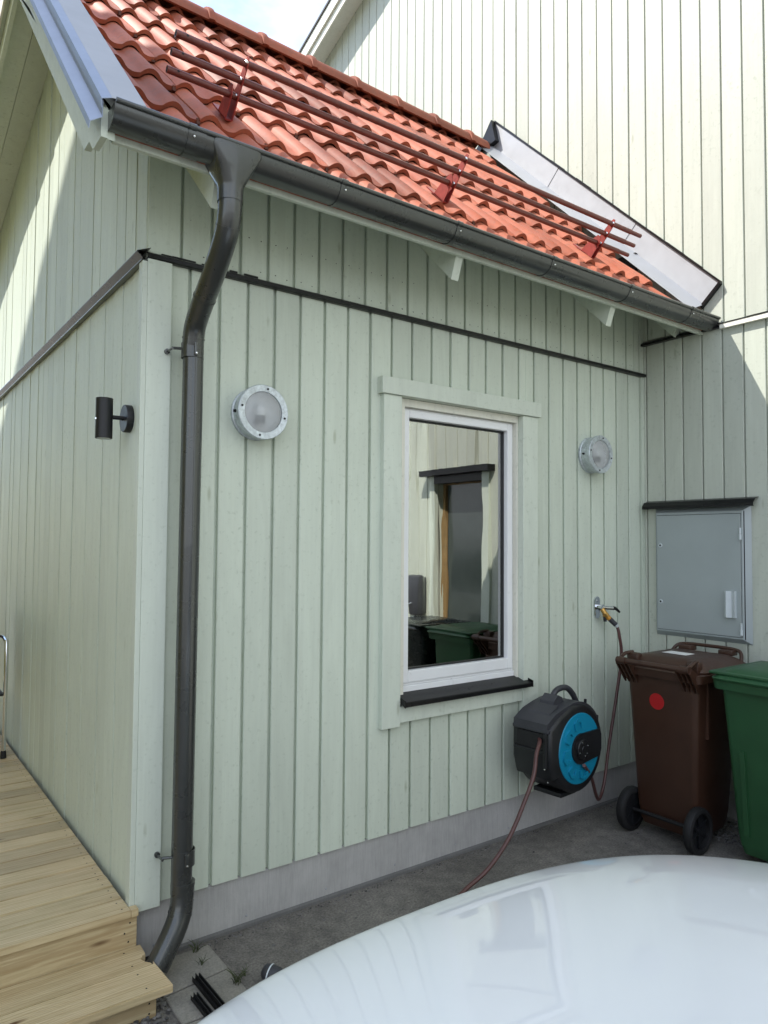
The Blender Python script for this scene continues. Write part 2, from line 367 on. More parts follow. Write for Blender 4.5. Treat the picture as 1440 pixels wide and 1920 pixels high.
def clad(b, fn, u0, u1, phase, pitch, z0, z1, gap=0.015, depth=0.018, th=0.030, holes=(), jit=0.0016, nails=False, zj=0.0015, ch=0.0025):
    """vertical tongue boards. fn(u, d, z) -> world point, d = distance behind the face. z0/z1 constants or functions"""
    k = math.floor((u0-phase)/pitch); edges = []
    f0 = z0 if callable(z0) else (lambda u: z0); f1 = z1 if callable(z1) else (lambda u: z1)
    c = ch
    while phase+k*pitch < u1:
        a = max(u0, phase+k*pitch+gap/2); e = min(u1, phase+(k+1)*pitch-gap/2); k += 1
        if e-a < 0.012: continue
        segs = [(a, e, None, None)]
        mid = (a+e)/2
        for (ha, hb, hz0, hz1) in holes:
            ns = []
            for (p, q, s0, s1) in segs:
                if q <= ha or p >= hb: ns.append((p, q, s0, s1)); continue
                if p < ha: ns.append((p, ha, s0, s1))
                if q > hb: ns.append((hb, q, s0, s1))
                pp, qq = max(p, ha), min(q, hb)
                ns.append((pp, qq, s0, hz0)); ns.append((pp, qq, hz1, s1))
            segs = ns
        t = random.uniform(0.955, 1.03); off = random.uniform(-jit, jit); dz = random.uniform(-zj, zj)
        for (p, q, s0, s1) in segs:
            if q-p < 0.004: continue
            b0p, b0q = (s0, s0) if s0 is not None else (f0(p)+dz, f0(q)+dz)
            t0p, t0q = (s1, s1) if s1 is not None else (f1(p), f1(q))
            prof = [(p, th), (p, c+off), (p+c, off), (q-c, off), (q, c+off), (q, th)]
            lo = [b.verts.new(fn(u, d, b0p if i < 3 else b0q)) for i, (u, d) in enumerate(prof)]
            hi = [b.verts.new(fn(u, d, t0p if i < 3 else t0q)) for i, (u, d) in enumerate(prof)]
            fs = [b.faces.new((lo[i], lo[i+1], hi[i+1], hi[i])) for i in range(5)]
            fs += [b.faces.new(lo[::-1]), b.faces.new(hi)]
            paint(b, fs, t)
            if nails:
                for zz in nails:
                    for uu in (p+0.03, q-0.03):
                        if random.random() < 0.9:
                            z_ = zz+random.uniform(-0.008, 0.008); r = 0.0028
                            P = [fn(uu+random.uniform(-.003, .003)+r*math.cos(i*1.047), off-0.0006, z_+r*math.sin(i*1.047)) for i in range(6)]
                            fill(b, P, 1.0, 1)

# ================================================================== ground
b = nb(); fill(b, [(-400, -400, 0), (400, -400, 0), (400, 400, 0), (-400, 400, 0)])
g = obj('ground', b, GROUND); g['kind'] = 'structure'
# concrete slabs by the step
b = nb()
for poly in ([(0.035, -0.45), (0.035, -0.275), (0.30, -0.245), (0.30, -0.46)], [(0.035, -0.265), (0.035, -0.04), (0.30, -0.04), (0.30, -0.235)], [(0.035, -0.46), (0.30, -0.47), (0.30, -0.80), (0.035, -0.80)]):
    t = bmesh.new(); t.loops.layers.color.new('tint')
    prism(t, poly, lambda p, z: (p[0], p[1], z), -0.02, 0.012)
    bmesh.ops.bevel(t, geom=t.edges[:], offset=0.004, segments=1, affect='EDGES'); merge(b, t, random.uniform(.92, 1.05))
o = obj('paving', b, SLAB); o['kind'] = 'structure'
# gravel left of the slabs, and by the big wall
b = nb()
def pebble(x, y, z, r):
    t = bmesh.new(); bmesh.ops.create_icosphere(t, subdivisions=1, radius=r)
    t.loops.layers.color.new('tint')
    sx, sy, sz = random.uniform(.7, 1.3), random.uniform(.7, 1.3), random.uniform(.45, .8)
    for q in t.verts: q.co = Vector((q.co.x*sx, q.co.y*sy, q.co.z*sz))*random.uniform(.85, 1.15)
    merge(b, t, random.uniform(0.5, 1.8), 0, Matrix.Translation((x, y, z)) @ Matrix.Rotation(random.uniform(0, 6.3), 4, 'Z'))
for i in range(650): pebble(random.uniform(-0.22, 0.028), random.uniform(-0.75, -0.16), random.uniform(0.0, 0.012), random.uniform(.005, .012))
for i in range(420): pebble(random.uniform(3.05, 3.40), random.uniform(-1.1, -0.35), random.uniform(0.0, 0.01), random.uniform(.005, .013))
for i in range(90): pebble(random.uniform(0.3, 3.3), random.uniform(-1.5, -0.05), 0.002, random.uniform(.003, .008))
for i in range(380): pebble(random.uniform(0.31, 3.4), -0.012-abs(random.gauss(0, 0.02)), 0.001, random.uniform(.002, .0055))
o = obj('gravel', b, STONE, smooth=40); o['kind'] = 'stuff'

# ================================================================== small house
H = thing('house_extension', 'pale green timber extension with orange tiled roof and one tall window', 'house', (0, 0, 0))
front = lambda u, d, z: (u, d, z)
side = lambda u, d, z: (d, u, z)
WX0, WX1, WZ0, WZ1 = 1.30, 2.195, 0.80, 2.42       # opening in the boards
b = nb()
clad(b, front, 0.10, LX-0.035, 0.3200, 0.1335, 0.222, 2.815, holes=[(1.25, 2.25, 0.78, 2.44)])
box(b, LX-0.033, LX-0.002, -0.012, 0.02, 0.20, 2.815, 0.98)
box(b, 0.005, LX-0.001, 0.0185, 0.0295, 0.225, 0.80, 0.97); box(b, 0.005, LX-0.001, 0.0185, 0.0295, 2.42, 2.80, 0.97)
box(b, 0.005, WX0, 0.0185, 0.0295, 0.80, 2.42, 0.97); box(b, WX1, LX-0.001, 0.0185, 0.0295, 0.80, 2.42, 0.97)
fc = obj('front_cladding', b, PAINT, H)
b = nb()
clad(b, front, 0.14, LX-0.10, 0.1455, 0.1345, 2.842, 3.36, nails=(2.875, 3.02))
box(b, 0.005, 0.137, -0.003, 0.02, 2.842, 3.36, 1.0)
box(b, LX-0.098, LX-0.045, 0.000, 0.02, 2.842, 3.36, 1.0); box(b, LX-0.040, LX-0.002, -0.006, 0.02, 2.842, 3.36, 1.0)
box(b, 0.004, LX-0.001, 0.0185, 0.0295, 2.80, 3.362, 0.97)
obj('upper_cladding', b, [PAINT, RUBBER], H)
b = nb()
def soff(u): return min(SK+u, rear_soffit(u))-0.002
clad(b, side, 0.028, 6.0, 0.166, 0.1385, 0.20, 2.80, gap=0.0060, ch=0.0002, jit=0.0035)
box(b, 0.0125, 0.0225, 0.004, 6.0, 0.2, 2.80, 0.97)
clad(b, side, 0.006, 6.0, 0.150, 0.1385, 2.842, soff, gap=0.0060, ch=0.0003, jit=0.0035)
prism(b, [(0.006, 2.80), (6.0, 2.80), (6.0, rear_soffit(6)), (1.430, 4.878), (0.006, SK+0.004)], lambda p, t: (t, p[0], p[1]), 0.0125, 0.0225, 0.97)
obj('side_cladding', b, PAINT, H)
b = nb()
box(b, 0.0, 0.101, -0.022, -0.001, 0.215, 2.813, 1.02, bev=0.002); box(b, -0.021, -0.0005, -0.022, 0.026, 0.235, 2.800, 0.99, bev=0.002)
obj('corner_board', b, SMOOTHPAINT, H)
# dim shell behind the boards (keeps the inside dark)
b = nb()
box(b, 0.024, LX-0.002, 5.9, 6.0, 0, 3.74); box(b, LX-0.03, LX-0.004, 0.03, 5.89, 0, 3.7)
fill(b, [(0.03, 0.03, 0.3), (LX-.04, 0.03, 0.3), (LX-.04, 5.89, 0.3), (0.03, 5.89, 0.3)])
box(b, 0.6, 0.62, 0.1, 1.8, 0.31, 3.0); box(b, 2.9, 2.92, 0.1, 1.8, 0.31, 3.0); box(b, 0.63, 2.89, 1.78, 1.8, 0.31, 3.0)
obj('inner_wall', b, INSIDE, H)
# plinth
b = nb()
box(b, 0.006, LX-0.002, 0.012, 0.0275, 0.016, 0.2225); box(b, 0.008, 0.0215, 0.0295, 5.9, 0.0, 0.24)
sheet(b, [(0.011, 0.020), (0.002, 0.012), (0.001, 0.0)], lambda p, t: (t, p[0], p[1]), 0.10, LX-0.01, 0.62, 0, 0.003)
pl = obj('plinth', b, PLINTH, H)
b = nb()
for i in range(9):
    lathe(b, [(0, 0.003), (0.004, 0.0022), (0.0055, 0)], frame((0.09+i*0.405, 0.012, 0.052+0.006*math.sin(i*5)), (0, -1, 0)), 10)
obj('plinth_screw', b, GALV, H)
# drip flashing between the two boardings
b = nb()
prof = [(0.010, 2.846), (-0.006, 2.844), (-0.022, 2.838), (-0.030, 2.832), (-0.030, 2.817), (-0.020, 2.815)]
sheet(b, prof, lambda p, t: (t, p[0], p[1]), 0.0, LX+0.0-0.002, 1, 0, 0.003)
box(b, -0.0, LX-0.01, -0.0205, -0.0005, 2.814, 2.818)
for i in range(7):   # ragged felt along the top of the flashing
    x = random.uniform(0.0, 0.5); w = random.uniform(.03, .12)
    box(b, x, x+w, -0.0095-random.uniform(0, .006), -0.0045, 2.838, 2.846+random.uniform(0.0005, .005))
obj('drip_flashing', b, BLACKMETAL, H)
b = nb()
prof = [(0.008, 2.854), (-0.046, 2.832), (-0.048, 2.826), (-0.024, 2.805)]
sheet(b, prof, lambda p, t: (p[0], t, p[1]), -0.030, 6.0, 1, 0, 0.002)
box(b, -0.026, -0.0005, -0.0215, 6.0, 2.8005, 2.8045)
obj('drip_flashing', b, GUTTER, H, label='grey metal drip strip along the gable side')

# ---- window
WN = None
b = nb()
FY = 0.045
def ring(b, x0, x1, z0, z1, w, y0, y1, wb=None, v=1.0, bev=0.003):
    wb = wb or w
    box(b, x0, x0+w, y0, y1, z0, z1, v, bev=bev); box(b, x1-w, x1, y0, y1, z0, z1, v, bev=bev)
    box(b, x0+w, x1-w, y0+.0005, y1, z1-w, z1, v, bev=bev); box(b, x0+w, x1-w, y0+.0005, y1, z0, z0+wb, v, bev=bev)
ring(b, 1.350, 2.180, 0.930, 2.372, 0.020, 0.040, 0.12, 0.02)
wn = obj('window', b, UPVC, H)
b = nb(); ring(b, 1.3545, 2.166, 0.946, 2.362, 0.040, 0.028, 0.085, 0.060, bev=0.004); obj('sash', b, UPVC, wn)
b = nb(); ring(b, 1.3950, 2.1255, 1.0065, 2.3215, 0.009, 0.058, 0.08, bev=0.001); obj('gasket', b, GASKET, wn)
b = nb(); box(b, 1.4035, 2.117, 0.068, 0.072, 1.0145, 2.313); obj('pane', b, WINGLASS, wn)
b = nb(); hexa(b, [(1.4035, 0.0860, 1.0145), (2.117, 0.0905, 1.0145), (2.117, 0.0945, 1.0145), (1.4035, 0.0900, 1.0145), (1.4035, 0.0880, 2.313), (2.117, 0.0925, 2.313), (2.117, 0.0965, 2.313), (1.4035, 0.0920, 2.313)]); obj('pane', b, WINGLASS2, wn)
b = nb()
box(b, 1.185, 1.299, -0.032, 0.009, 0.748, 2.412, 1.0, bev=0.002)
obj('casing', b, SMOOTHPAINT, wn)
b = nb(); box(b, 2.193, 2.318, -0.032, 0.009, 0.70, 2.412, 1.0, bev=0.002); obj('casing', b, SMOOTHPAINT, wn)
b = nb(); box(b, 1.165, 2.335, -0.046, 0.009, 2.4135, 2.498, 0.98, bev=0.002); obj('casing', b, SMOOTHPAINT, wn)
b = nb(); box(b, 1.3005, 2.1915, -0.026, 0.009, 0.765, 0.845, 1.0, bev=0.002); obj('casing', b, SMOOTHPAINT, wn)
b = nb()
box(b, 1.2995, 1.349, 0.0095, 0.115, 0.85, 2.412, 1.0); box(b, 2.181, 2.1925, 0.0095, 0.115, 0.85, 2.412, 1.0)
box(b, 1.3495, 2.1805, 0.0095, 0.115, 2.3735, 2.4125, 1.03); box(b, 2.1932, 2.25, 0.0095, 0.02, .85, 2.412)
box(b, 1.25, 1.299, 0.0095, 0.02, .85, 2.412)
obj('reveal', b, WHITEPAINT, wn)
b = nb(); box(b, 1.351, 2.179, 0.030, 0.115, 0.9005, 0.9295, bev=0.002); obj('bottom_rail', b, UPVC, wn)
b = nb()
prof = [(0.045, 0.905), (0.028, 0.900), (-0.062, 0.872), (-0.068, 0.868), (-0.068, 0.848), (-0.060, 0.845)]
sheet(b, prof, lambda p, t: (t, p[0], p[1]), 1.302, 2.232, 1, 0, 0.0025)
for x in (1.3015, 2.2305):
    prism(b, [(-0.070, 0.845), (-0.070, 0.882), (-0.030, 0.893), (-0.0325, 0.86)], lambda p, t: (t, p[0], p[1]), x-0.0015, x+0.003)
obj('sill', b, BLACKMETAL, wn)
b = nb(); box(b, 2.1812, 2.1868, 0.018, 0.04, 1.30, 2.20, bev=.001); obj('hinge_strip', b, UPVC, wn)
# curtain-like pale blind edge inside
# ---- eaves
b = nb()
P = [(SK-0.50, 0)]
hexa(b, [(-0.28, -0.425, SK-0.425+0.0), (LX-.003, -0.425, SK-0.425+0.0), (LX-.003, 1.43, SK+1.43), (-0.28, 1.43, SK+1.43),
         (-0.28, -0.425, SK-0.425+0.03), (LX-.003, -0.425, SK-0.425+0.03), (LX-.003, 1.43, SK+1.43+.03), (-0.28, 1.43, SK+1.43+.03)], 0.95)
hexa(b, [(-0.28, 1.431, rear_soffit(1.431)), (LX-.003, 1.431, rear_soffit(1.431)), (LX-.003, 6.3, rear_soffit(6.3)), (-0.28, 6.3, rear_soffit(6.3)),
         (-0.28, 1.431, rear_soffit(1.431)+.03), (LX-.003, 1.431, rear_soffit(1.431)+.03), (LX-.003, 6.3, rear_soffit(6.3)+.03), (-0.28, 6.3, rear_soffit(6.3)+.03)], 0.97)
obj('soffit', b, SMOOTHPAINT, H)
# rake soffit seams: lower board strips standing 3 mm proud
b = nb()
for (x0, x1, t) in ((-0.262, -0.140, 1.0), (-0.137, -0.002, 0.96)):
    hexa(b, [(x0, 1.44, rear_soffit(1.44)-.012), (x1, 1.44, rear_soffit(1.44)-.012), (x1, 6.3, rear_soffit(6.3)-.012), (x0, 6.3, rear_soffit(6.3)-.012),
             (x0, 1.44, rear_soffit(1.44)-.001), (x1, 1.44, rear_soffit(1.44)-.001), (x1, 6.3, rear_soffit(6.3)-.001), (x0, 6.3, rear_soffit(6.3)-.001)], t)
    hexa(b, [(x0, -.42, SK-.42-.012), (x1, -.42, SK-.42-.012), (x1, 1.425, SK+1.425-.012), (x0, 1.425, SK+1.425-.012),
             (x0, -.42, SK-.42-.001), (x1, -.42, SK-.42-.001), (x1, 1.425, SK+1.425-.001), (x0, 1.425, SK+1.425-.001)], t)
obj('soffit_board', b, SMOOTHPAINT, H)
b = nb(); box(b, -0.262, LX-0.004, -0.446, -0.4265, 3.012, 3.105, 0.98, bev=0.002)
obj('fascia', b, SMOOTHPAINT, H)
b = nb(); box(b, -0.26, LX-0.02, -0.452, -0.4475, 3.035, 3.075); obj('fascia_underlay', b, TILE, H)
for x in (0.135, 1.335, 2.515, 3.395):
    b = nb(); ye = -0.385 if x < 3 else -0.27
    k0, k1 = 3.300, SK-0.0125 if x < 0 else SK+0.006
    hexa(b, [(x-0.022, ye, k0+ye), (x+0.022, ye, k0+ye), (x+0.022, -0.0015, k0-0.0015), (x-0.022, -0.0015, k0-0.0015),
             (x-0.022, ye-0.04, k1+ye-0.04), (x+0.022, ye-0.04, k1+ye-0.04), (x+0.022, -0.0015, k1-0.0015), (x-0.022, -0.0015, k1-0.0015)], 1.0)
    obj('rafter_tail', b, SMOOTHPAINT, H)
# bargeboard on the rake (front slope and rear slope)
b = nb()
def barge(x0, x1, k0, k1, r0, r1, y0=-0.47, v=1.0, cut=None):
    ya = (5.215+r0-k0)/1.234; yb = (5.215+r1-k1)/1.234
    low = [(y0, cut), (cut-k0, cut)] if cut else [(y0, k0+y0)]
    prism(b, low+[(ya, k0+ya), (6.35, 5.215+r0-0.234*6.35), (6.35, 5.215+r1-0.234*6.35), (yb, k1+yb), (y0, k1+y0)], lambda p, t: (t, p[0], p[1]), x0, x1, v)
barge(-0.287, -0.263, 3.262, 3.47, -0.10, 0.06, cut=3.10)
obj('bargeboard', b, PAINT, H)
b = nb(); barge(-0.309, -0.288, 3.375, 3.575, -0.005, 0.20, -0.475, 1.0, 3.0); obj('bargeboard', b, PAINT, H)
# verge flashing: folded zinc
b = nb()
def verge(prof_f, v=1.0, y0=-0.50, th=0.002):
    """profile of (x, k) swept along the front slope"""
    pr = [(x, k) for x, k in prof_f]
    n = len(pr); off = []
    for i, p in enumerate(pr):
        a = Vector(pr[max(i-1, 0)]); c = Vector(pr[min(i+1, n-1)]); d = (c-a).normalized(); off.append((p[0]-d.y*th, p[1]+d.x*th*1.4))
    poly = pr+off[::-1]
    def fn(p, t): return (p[0], t, p[1]+t)
    prism(b, poly, fn, y0, 1.62, v)
verge([(-0.352, 3.500), (-0.349, 3.525), (-0.3105, 3.552), (-0.3105, 3.592), (-0.3105, 3.607)], 1.0)
obj('verge_flashing', b, GALVBLUE, H)
b = nb(); verge([(-0.316, 3.585), (-0.3155, 3.615), (-0.284, 3.628)], 1.0, -0.505); obj('verge_flashing', b, GALVBLUE, H)
b = nb(); verge([(-0.284, 3.6275), (-0.172, 3.640), (-0.160, 3.615)], 1.0, -0.503); obj('verge_flashing', b, GALV, H)
# rear slope covering
b = nb()
prism(b, [(1.60, 5.215-.234*1.6+.031), (6.35, 5.215-.234*6.35+.031), (6.35, 5.215-.234*6.35+.16), (1.60, 5.215-.234*1.6+.27)], lambda p, t: (t, p[0], p[1]), -0.285, LX-.004)
obj('rear_roof', b, BLACKROOF, H)
b = nb()
prism(b, [(1.60, 5.215-.234*1.6-.02), (6.37, 5.215-.234*6.37-.02), (6.37, 5.215-.234*6.37+.20), (1.60, 5.215-.234*1.6+.22)], lambda p, t: (t, p[0], p[1]), -0.322, -0.3095)
obj('verge_flashing', b, WHITEPAINT, H)

# ---- roof tiles
PITCH = 0.150; ROW = 0.283
def wave(x):
    t = (x/PITCH) % 1.0
    # broad roll with a narrower pan
    if t < 0.60: return math.sin(math.pi*t/0.60)**0.85
    return -0.22*math.sin(math.pi*(t-0.60)/0.40)
b = nb()
X0, X1 = -0.168, LX-0.165
y = -0.452; r = 0
NU = 14
rows = []
while y < RIDGE_Y-0.02:
    rows.append((y, min((y if y > -0.4 else -0.478)+ROW+0.03, RIDGE_Y+0.03))); y += ROW; r += 1
    if r == 1: y = -0.195
TW = PITCH*2
nrm = Vector((0, -0.7071, 0.7071))
for ri, (ya, yb) in enumerate(rows):
    ncol = int(math.ceil((X1-X0)/TW))
    for ci in range(ncol):
        xa = X0+ci*TW; xb = min(xa+TW, X1)
        tn = random.choice((0.80, 0.92, 1.0, 1.08, 1.16))*random.uniform(0.95, 1.05); lift = random.uniform(-0.0015, 0.0025); sh = random.uniform(-0.006, 0.006); tw = random.uniform(-0.004, 0.004)
        nseg = int(round((xb-xa)/TW*2*NU))
        if nseg < 2: continue
        xs = [xa+0.0012+(xb-xa-0.0024)*i/nseg for i in range(nseg+1)]
        ns = 5; top = []; bot = []
        for j in range(ns+1):
            s = j/ns; yy = ya+sh+(yb-ya)*s; hh = 0.030*(1-s)-0.004*s  # the lower end rides on the tile below
            if j == 0: hh -= 0.004
            rowp = []
            for x in xs:
                w = wave(x-X0)*0.030
                base = Vector((x, yy, yy+RK-0.108))
                rowp.append(base+nrm*(w+hh+lift+tw*(x-xa)/TW))
            top.append(rowp)
        vt = [[b.verts.new(p) for p in rp] for rp in top]
        # butt end thickness
        vb = [b.verts.new(p-nrm*0.021+Vector((0, .002, .002))) for p in top[0]]
        vb2 = [b.verts.new(p-nrm*0.021+Vector((0, .05, .05))) for p in top[0]]
        fs = []
        for j in range(ns):
            for i in range(nseg): fs.append(b.faces.new((vt[j][i], vt[j][i+1], vt[j+1][i+1], vt[j+1][i])))
        for i in range(nseg):
            fs.append(b.faces.new((vb[i], vb[i+1], vt[0][i+1], vt[0][i]))); fs.append(b.faces.new((vb2[i], vb2[i+1], vb[i+1], vb[i])))
        vl = [b.verts.new(top[j][0]-nrm*0.02) for j in range(ns+1)]; vr = [b.verts.new(top[j][-1]-nrm*0.02) for j in range(ns+1)]
        for j in range(ns):
            fs.append(b.faces.new((vt[j][0], vt[j+1][0], vl[j+1], vl[j]))); fs.append(b.faces.new((vt[j][-1], vr[j], vr[j+1], vt[j+1][-1])))
        paint(b, fs, tn)
# chipped interlock marks at the butt of every tile
for ri, (ya, yb) in enumerate(rows[1:]):
    for ci in range(int((X1-X0)/TW)):
        xa = X0+(ci+1)*TW-0.006
        c0 = Vector((xa, ya, ya+RK-0.108))+nrm*0.012
        box(b, c0.x-0.006, c0.x+0.008, c0.y-0.006, c0.y+0.02, c0.z-0.012, c0.z+0.012, 0.5)
obj('roof_tiles', b, TILE, H, smooth=38)
b = nb()
hexa(b, [(-0.16, -0.42, RK-.42-.148), (LX-.01, -0.42, RK-.42-.148), (LX-.01, 1.45, RK+1.45-.148), (-0.16, 1.45, RK+1.45-.148), (-0.16, -0.44, RK-.44-.132), (LX-.01, -0.44, RK-.44-.132), (LX-.01, 1.5, RK+1.5-.132), (-0.16, 1.5, RK+1.5-.132)])
obj('roof_underlay', b, BLACKROOF, H)
# ridge caps
x = -0.33; i = 0
while x < LX-0.17:
    x2 = min(x+0.385, LX-0.10); b = nb()
    N = 12; rings = []
    for (xx, rr) in ((x-0.012, 0.136), (x+0.008, 0.141), (x+0.026, 0.139), (x+0.032, 0.129), (x2+0.02, 0.122)):
        rings.append([(b.verts.new((xx, RIDGE_Y-0.03+rr*math.cos(math.pi*(k/N)*1.0), 5.028+rr*1.02*math.sin(math.pi*k/N)))) for k in range(N+1)])
        rings[-1] += [b.verts.new((v.co.x, RIDGE_Y-0.03+(v.co.y-RIDGE_Y+0.03)*0.86, 5.028+(v.co.z-5.028)*0.86)) for v in rings[-1][::-1]]
    fs = []
    M_ = len(rings[0])
    for A, B2 in zip(rings[:-1], rings[1:]):
        for k in range(M_): fs.append(b.faces.new((A[k], A[(k+1) % M_], B2[(k+1) % M_], B2[k])))
    fs.append(b.faces.new(rings[0])); fs.append(b.faces.new(rings[-1][::-1]))
    paint(b, fs, random.uniform(0.80, 0.95)); obj('ridge_tile', b, TILE, H, smooth=35)
    x = x2+0.0; i += 1
    if x2 >= LX-0.11: break
# wall flashing against the big house: three lapped sheets, plus black top strip
def rp(x, y, k): return (x, y, y+k)
ys = [-0.565, 0.035, 0.72, 1.41]
for i in range(3):
    y0, y1 = ys[i], ys[i+1]; o_ = 0.004+0.003*(i)
    b = nb()
    # upright: cut square to the slope at the low end
    c = [(y0, y0+3.882), (y1+0.03, y1+0.03+3.882), (y1+0.03+0.11, y1+0.03+0.11+3.662), (y0+0.11, y0+0.11+3.662)]
    prism(b, c, lambda p, t: (t, p[0], p[1]), LX-o_-0.0016, LX-o_)
    q0 = y0+0.11; q1 = y1+0.14
    hexa(b, [(LX-o_, q0, q0+3.662), (LX-0.160, q0, q0+3.600), (LX-0.160, q1, q1+3.600), (LX-o_, q1, q1+3.662),
             (LX-o_, q0, q0+3.664+.0), (LX-0.160, q0, q0+3.603), (LX-0.160, q1, q1+3.603), (LX-o_, q1, q1+3.664)])
    obj('wall_flashing', b, GALV, H)
b = nb()
n = 16
for i in range(n):
    a = -0.572+(1.41+0.572)*i/n; c = -0.572+(1.41+0.572)*(i+1)/n; h = 0.016+random.uniform(0, 0.008)
    prism(b, [(a, a+3.880), (c, c+3.880), (c, c+3.880+h), (a, a+3.880+h)], lambda p, t: (t, p[0], p[1]), LX-0.018, LX-0.001)
prism(b, [(1.41, 5.30), (1.50, 5.19), (1.47, 5.08), (1.36, 5.10)], lambda p, t: (t, p[0], p[1]), LX-0.06, LX-0.012)
prism(b, [(1.42, 5.30), (1.75, 5.05), (1.70, 5.0), (1.40, 5.25)], lambda p, t: (t, p[0], p[1]), LX-0.03, LX-0.002)
prism(b, [(-0.57, 3.325), (-0.575, 3.305), (-0.445, 3.18), (-0.44, 3.20)], lambda p, t: (t, p[0], p[1]), LX-0.03, LX-0.002)
obj('flashing_strip', b, BLACKMETAL, H)

# ================================================================== rain gutter
G = thing('rain_gutter', 'dark grey half round gutter along the eave of the tiled roof', 'gutter', (1.5, -0.49, 3.0))
GC = Vector((0, -0.492, 3.088)); GR = 0.0645
def half(rr, n=14): return [(GC.y+rr*math.cos(math.pi+math.pi*k/n), GC.z+rr*math.sin(math.pi+math.pi*k/n)) for k in range(n+1)]
b = nb()
sheet(b, half(GR), lambda p, t: (t, p[0], p[1]), -0.285, LX-0.012, 1, 0, 0.002)
tube(b, [(-0.285, GC.y-GR-0.002, GC.z+0.003), (LX-0.012, GC.y-GR-0.002, GC.z+0.003)], 0.009, 12)
prism(b, half(GR-0.001), lambda p, t: (t, p[0], p[1]), -0.288, -0.2845); prism(b, half(GR-0.001), lambda p, t: (t, p[0], p[1]), LX-0.013, LX-0.010)
obj('trough', b, GUTTER, G, smooth=35)
for x in (-0.038, 0.585, 1.200, 1.838, 2.485, 3.10):
    b = nb()
    sheet(b, half(GR+0.003), lambda p, t: (t, p[0], p[1]), x-0.004, x+0.060 if x < 0.1 else x+0.012, 1, 0, 0.0025)
    tube(b, [(x-0.004, GC.y-GR-0.003, GC.z+0.003), (x+0.022, GC.y-GR-0.003, GC.z+0.003)], 0.0115, 12)
    j = obj('joint', b, GUTTER, G, smooth=35)
    b = nb(); lathe(b, [(0, 0.003), (0.0035, 0.002), (0.0045, 0)], frame((x+0.016, GC.y-0.0655, GC.z-0.026), (0, -1, -.4)), 10); obj('rivet', b, CHROME, j)
# hopper
b = nb()
hx = 0.142; rings = []; N = 32
def sq(t, hw, hd, e):
    c, s_ = math.cos(t), math.sin(t)
    return (hw*math.copysign(abs(c)**e, c), hd*math.copysign(abs(s_)**e, s_))
for (z, hw, hd, e, cy) in ((3.094, 0.096, 0.072, 0.22, GC.y-0.001), (3.065, 0.095, 0.0715, 0.22, GC.y-.001), (3.01, 0.070, 0.060, 0.45, GC.y), (2.960, 0.0475, 0.048, 0.9, GC.y), (2.945, 0.046, 0.046, 1, GC.y), (2.90, 0.046, 0.046, 1, GC.y)):
    rings.append([b.verts.new((hx+sq(2*math.pi*k/N, hw, hd, e)[0], cy+sq(2*math.pi*k/N, hw, hd, e)[1], z)) for k in range(N)])
fs = []
for A, B2 in zip(rings[:-1], rings[1:]):
    for k in range(N): fs.append(b.faces.new((A[k], A[(k+1) % N], B2[(k+1) % N], B2[k])))
paint(b, fs, 1); obj('hopper', b, GUTTER, G, smooth=28)
# ================================================================== downpipe
D = thing('downpipe', 'dark grey round downpipe running down beside the house corner', 'downpipe', (0.165, -0.1, 0))
PX, PY, PR = 0.163, -0.100, 0.0415
up_pts = catmull([(hx, GC.y, 2.955), (hx+0.001, GC.y+0.002, 2.885), (hx+0.004, GC.y+0.036, 2.800), (hx+0.010, -0.335, 2.695), (hx+0.016, -0.205, 2.605), (PX-0.001, -0.125, 2.535), (PX, PY, 2.45)], 8)
b = nb(); tube(b, up_pts, 0.0435, 24); sw = obj('swan_neck', b, GUTTER, D, smooth=40)
for idx in (14, 30, 44):
    b = nb(); p0, p1 = up_pts[idx], up_pts[idx+1]; d = (p1-p0).normalized()
    tube(b, [p0, p0+d*0.006], 0.0455, 24); obj('seam', b, GUTTER, sw, smooth=40)
b = nb(); tube(b, [(PX+0.004, PY, 2.48), (PX-0.006, PY, 0.28)], PR, 24)
box(b, PX-0.004, PX-0.002, PY-PR-0.0012, PY-PR+0.004, 0.30, 2.44)
obj('pipe', b, GUTTER, D, smooth=40)
b = nb()
tube(b, [(PX, PY, 0.325), (PX, PY, 0.310)], 0.0475, 24)
bot = catmull([(PX, PY, 0.315), (PX-0.001, PY, 0.265), (PX-0.014, PY-0.010, 0.205), (PX-0.050, PY-0.030, 0.145), (PX-0.120, PY-0.058, 0.055)], 8)
tube(b, bot, 0.0455, 24, cap=False); tube(b, bot[15:17], 0.0475, 24)
obj('shoe', b, GUTTER, D, smooth=40)
for z in (2.44, 0.42):
    b = nb()
    lathe(b, [(PR+0.0005, -0.030), (PR+0.004, -0.030), (PR+0.004, 0.030), (PR+0.0005, 0.030)], frame((PX, PY, z), (0, 0, 1)), 24)
    box(b, PX-0.012, PX+0.004, PY-PR-0.012, PY-PR-0.003, z-0.026, z+0.026, bev=.001)
    tube(b, [(PX-0.035, PY, z+0.006), (PX-0.078, PY+0.02, z+0.006)], 0.006, 8)
    tube(b, [(PX-0.080, PY+0.008, z+0.002), (PX-0.080, -0.022, z+0.002)], 0.005, 8)
    lathe(b, [(0, 0.012), (0.011, 0.010), (0.011, 0)], frame((PX-0.080, -0.024, z+.002), (0, -1, 0)), 12)
    tube(b, [(PX, PY, z), (PX, 0.0, z)], 0.006, 8)
    c_ = obj('clamp', b, GUTTER, D, smooth=40)
    b = nb(); lathe(b, [(0, 0.004), (0.004, 0.003), (0.005, 0)], frame((PX-0.004, PY-PR-0.012, z-0.018), (0, -1, 0)), 10); obj('bolt', b, CHROME, c_)

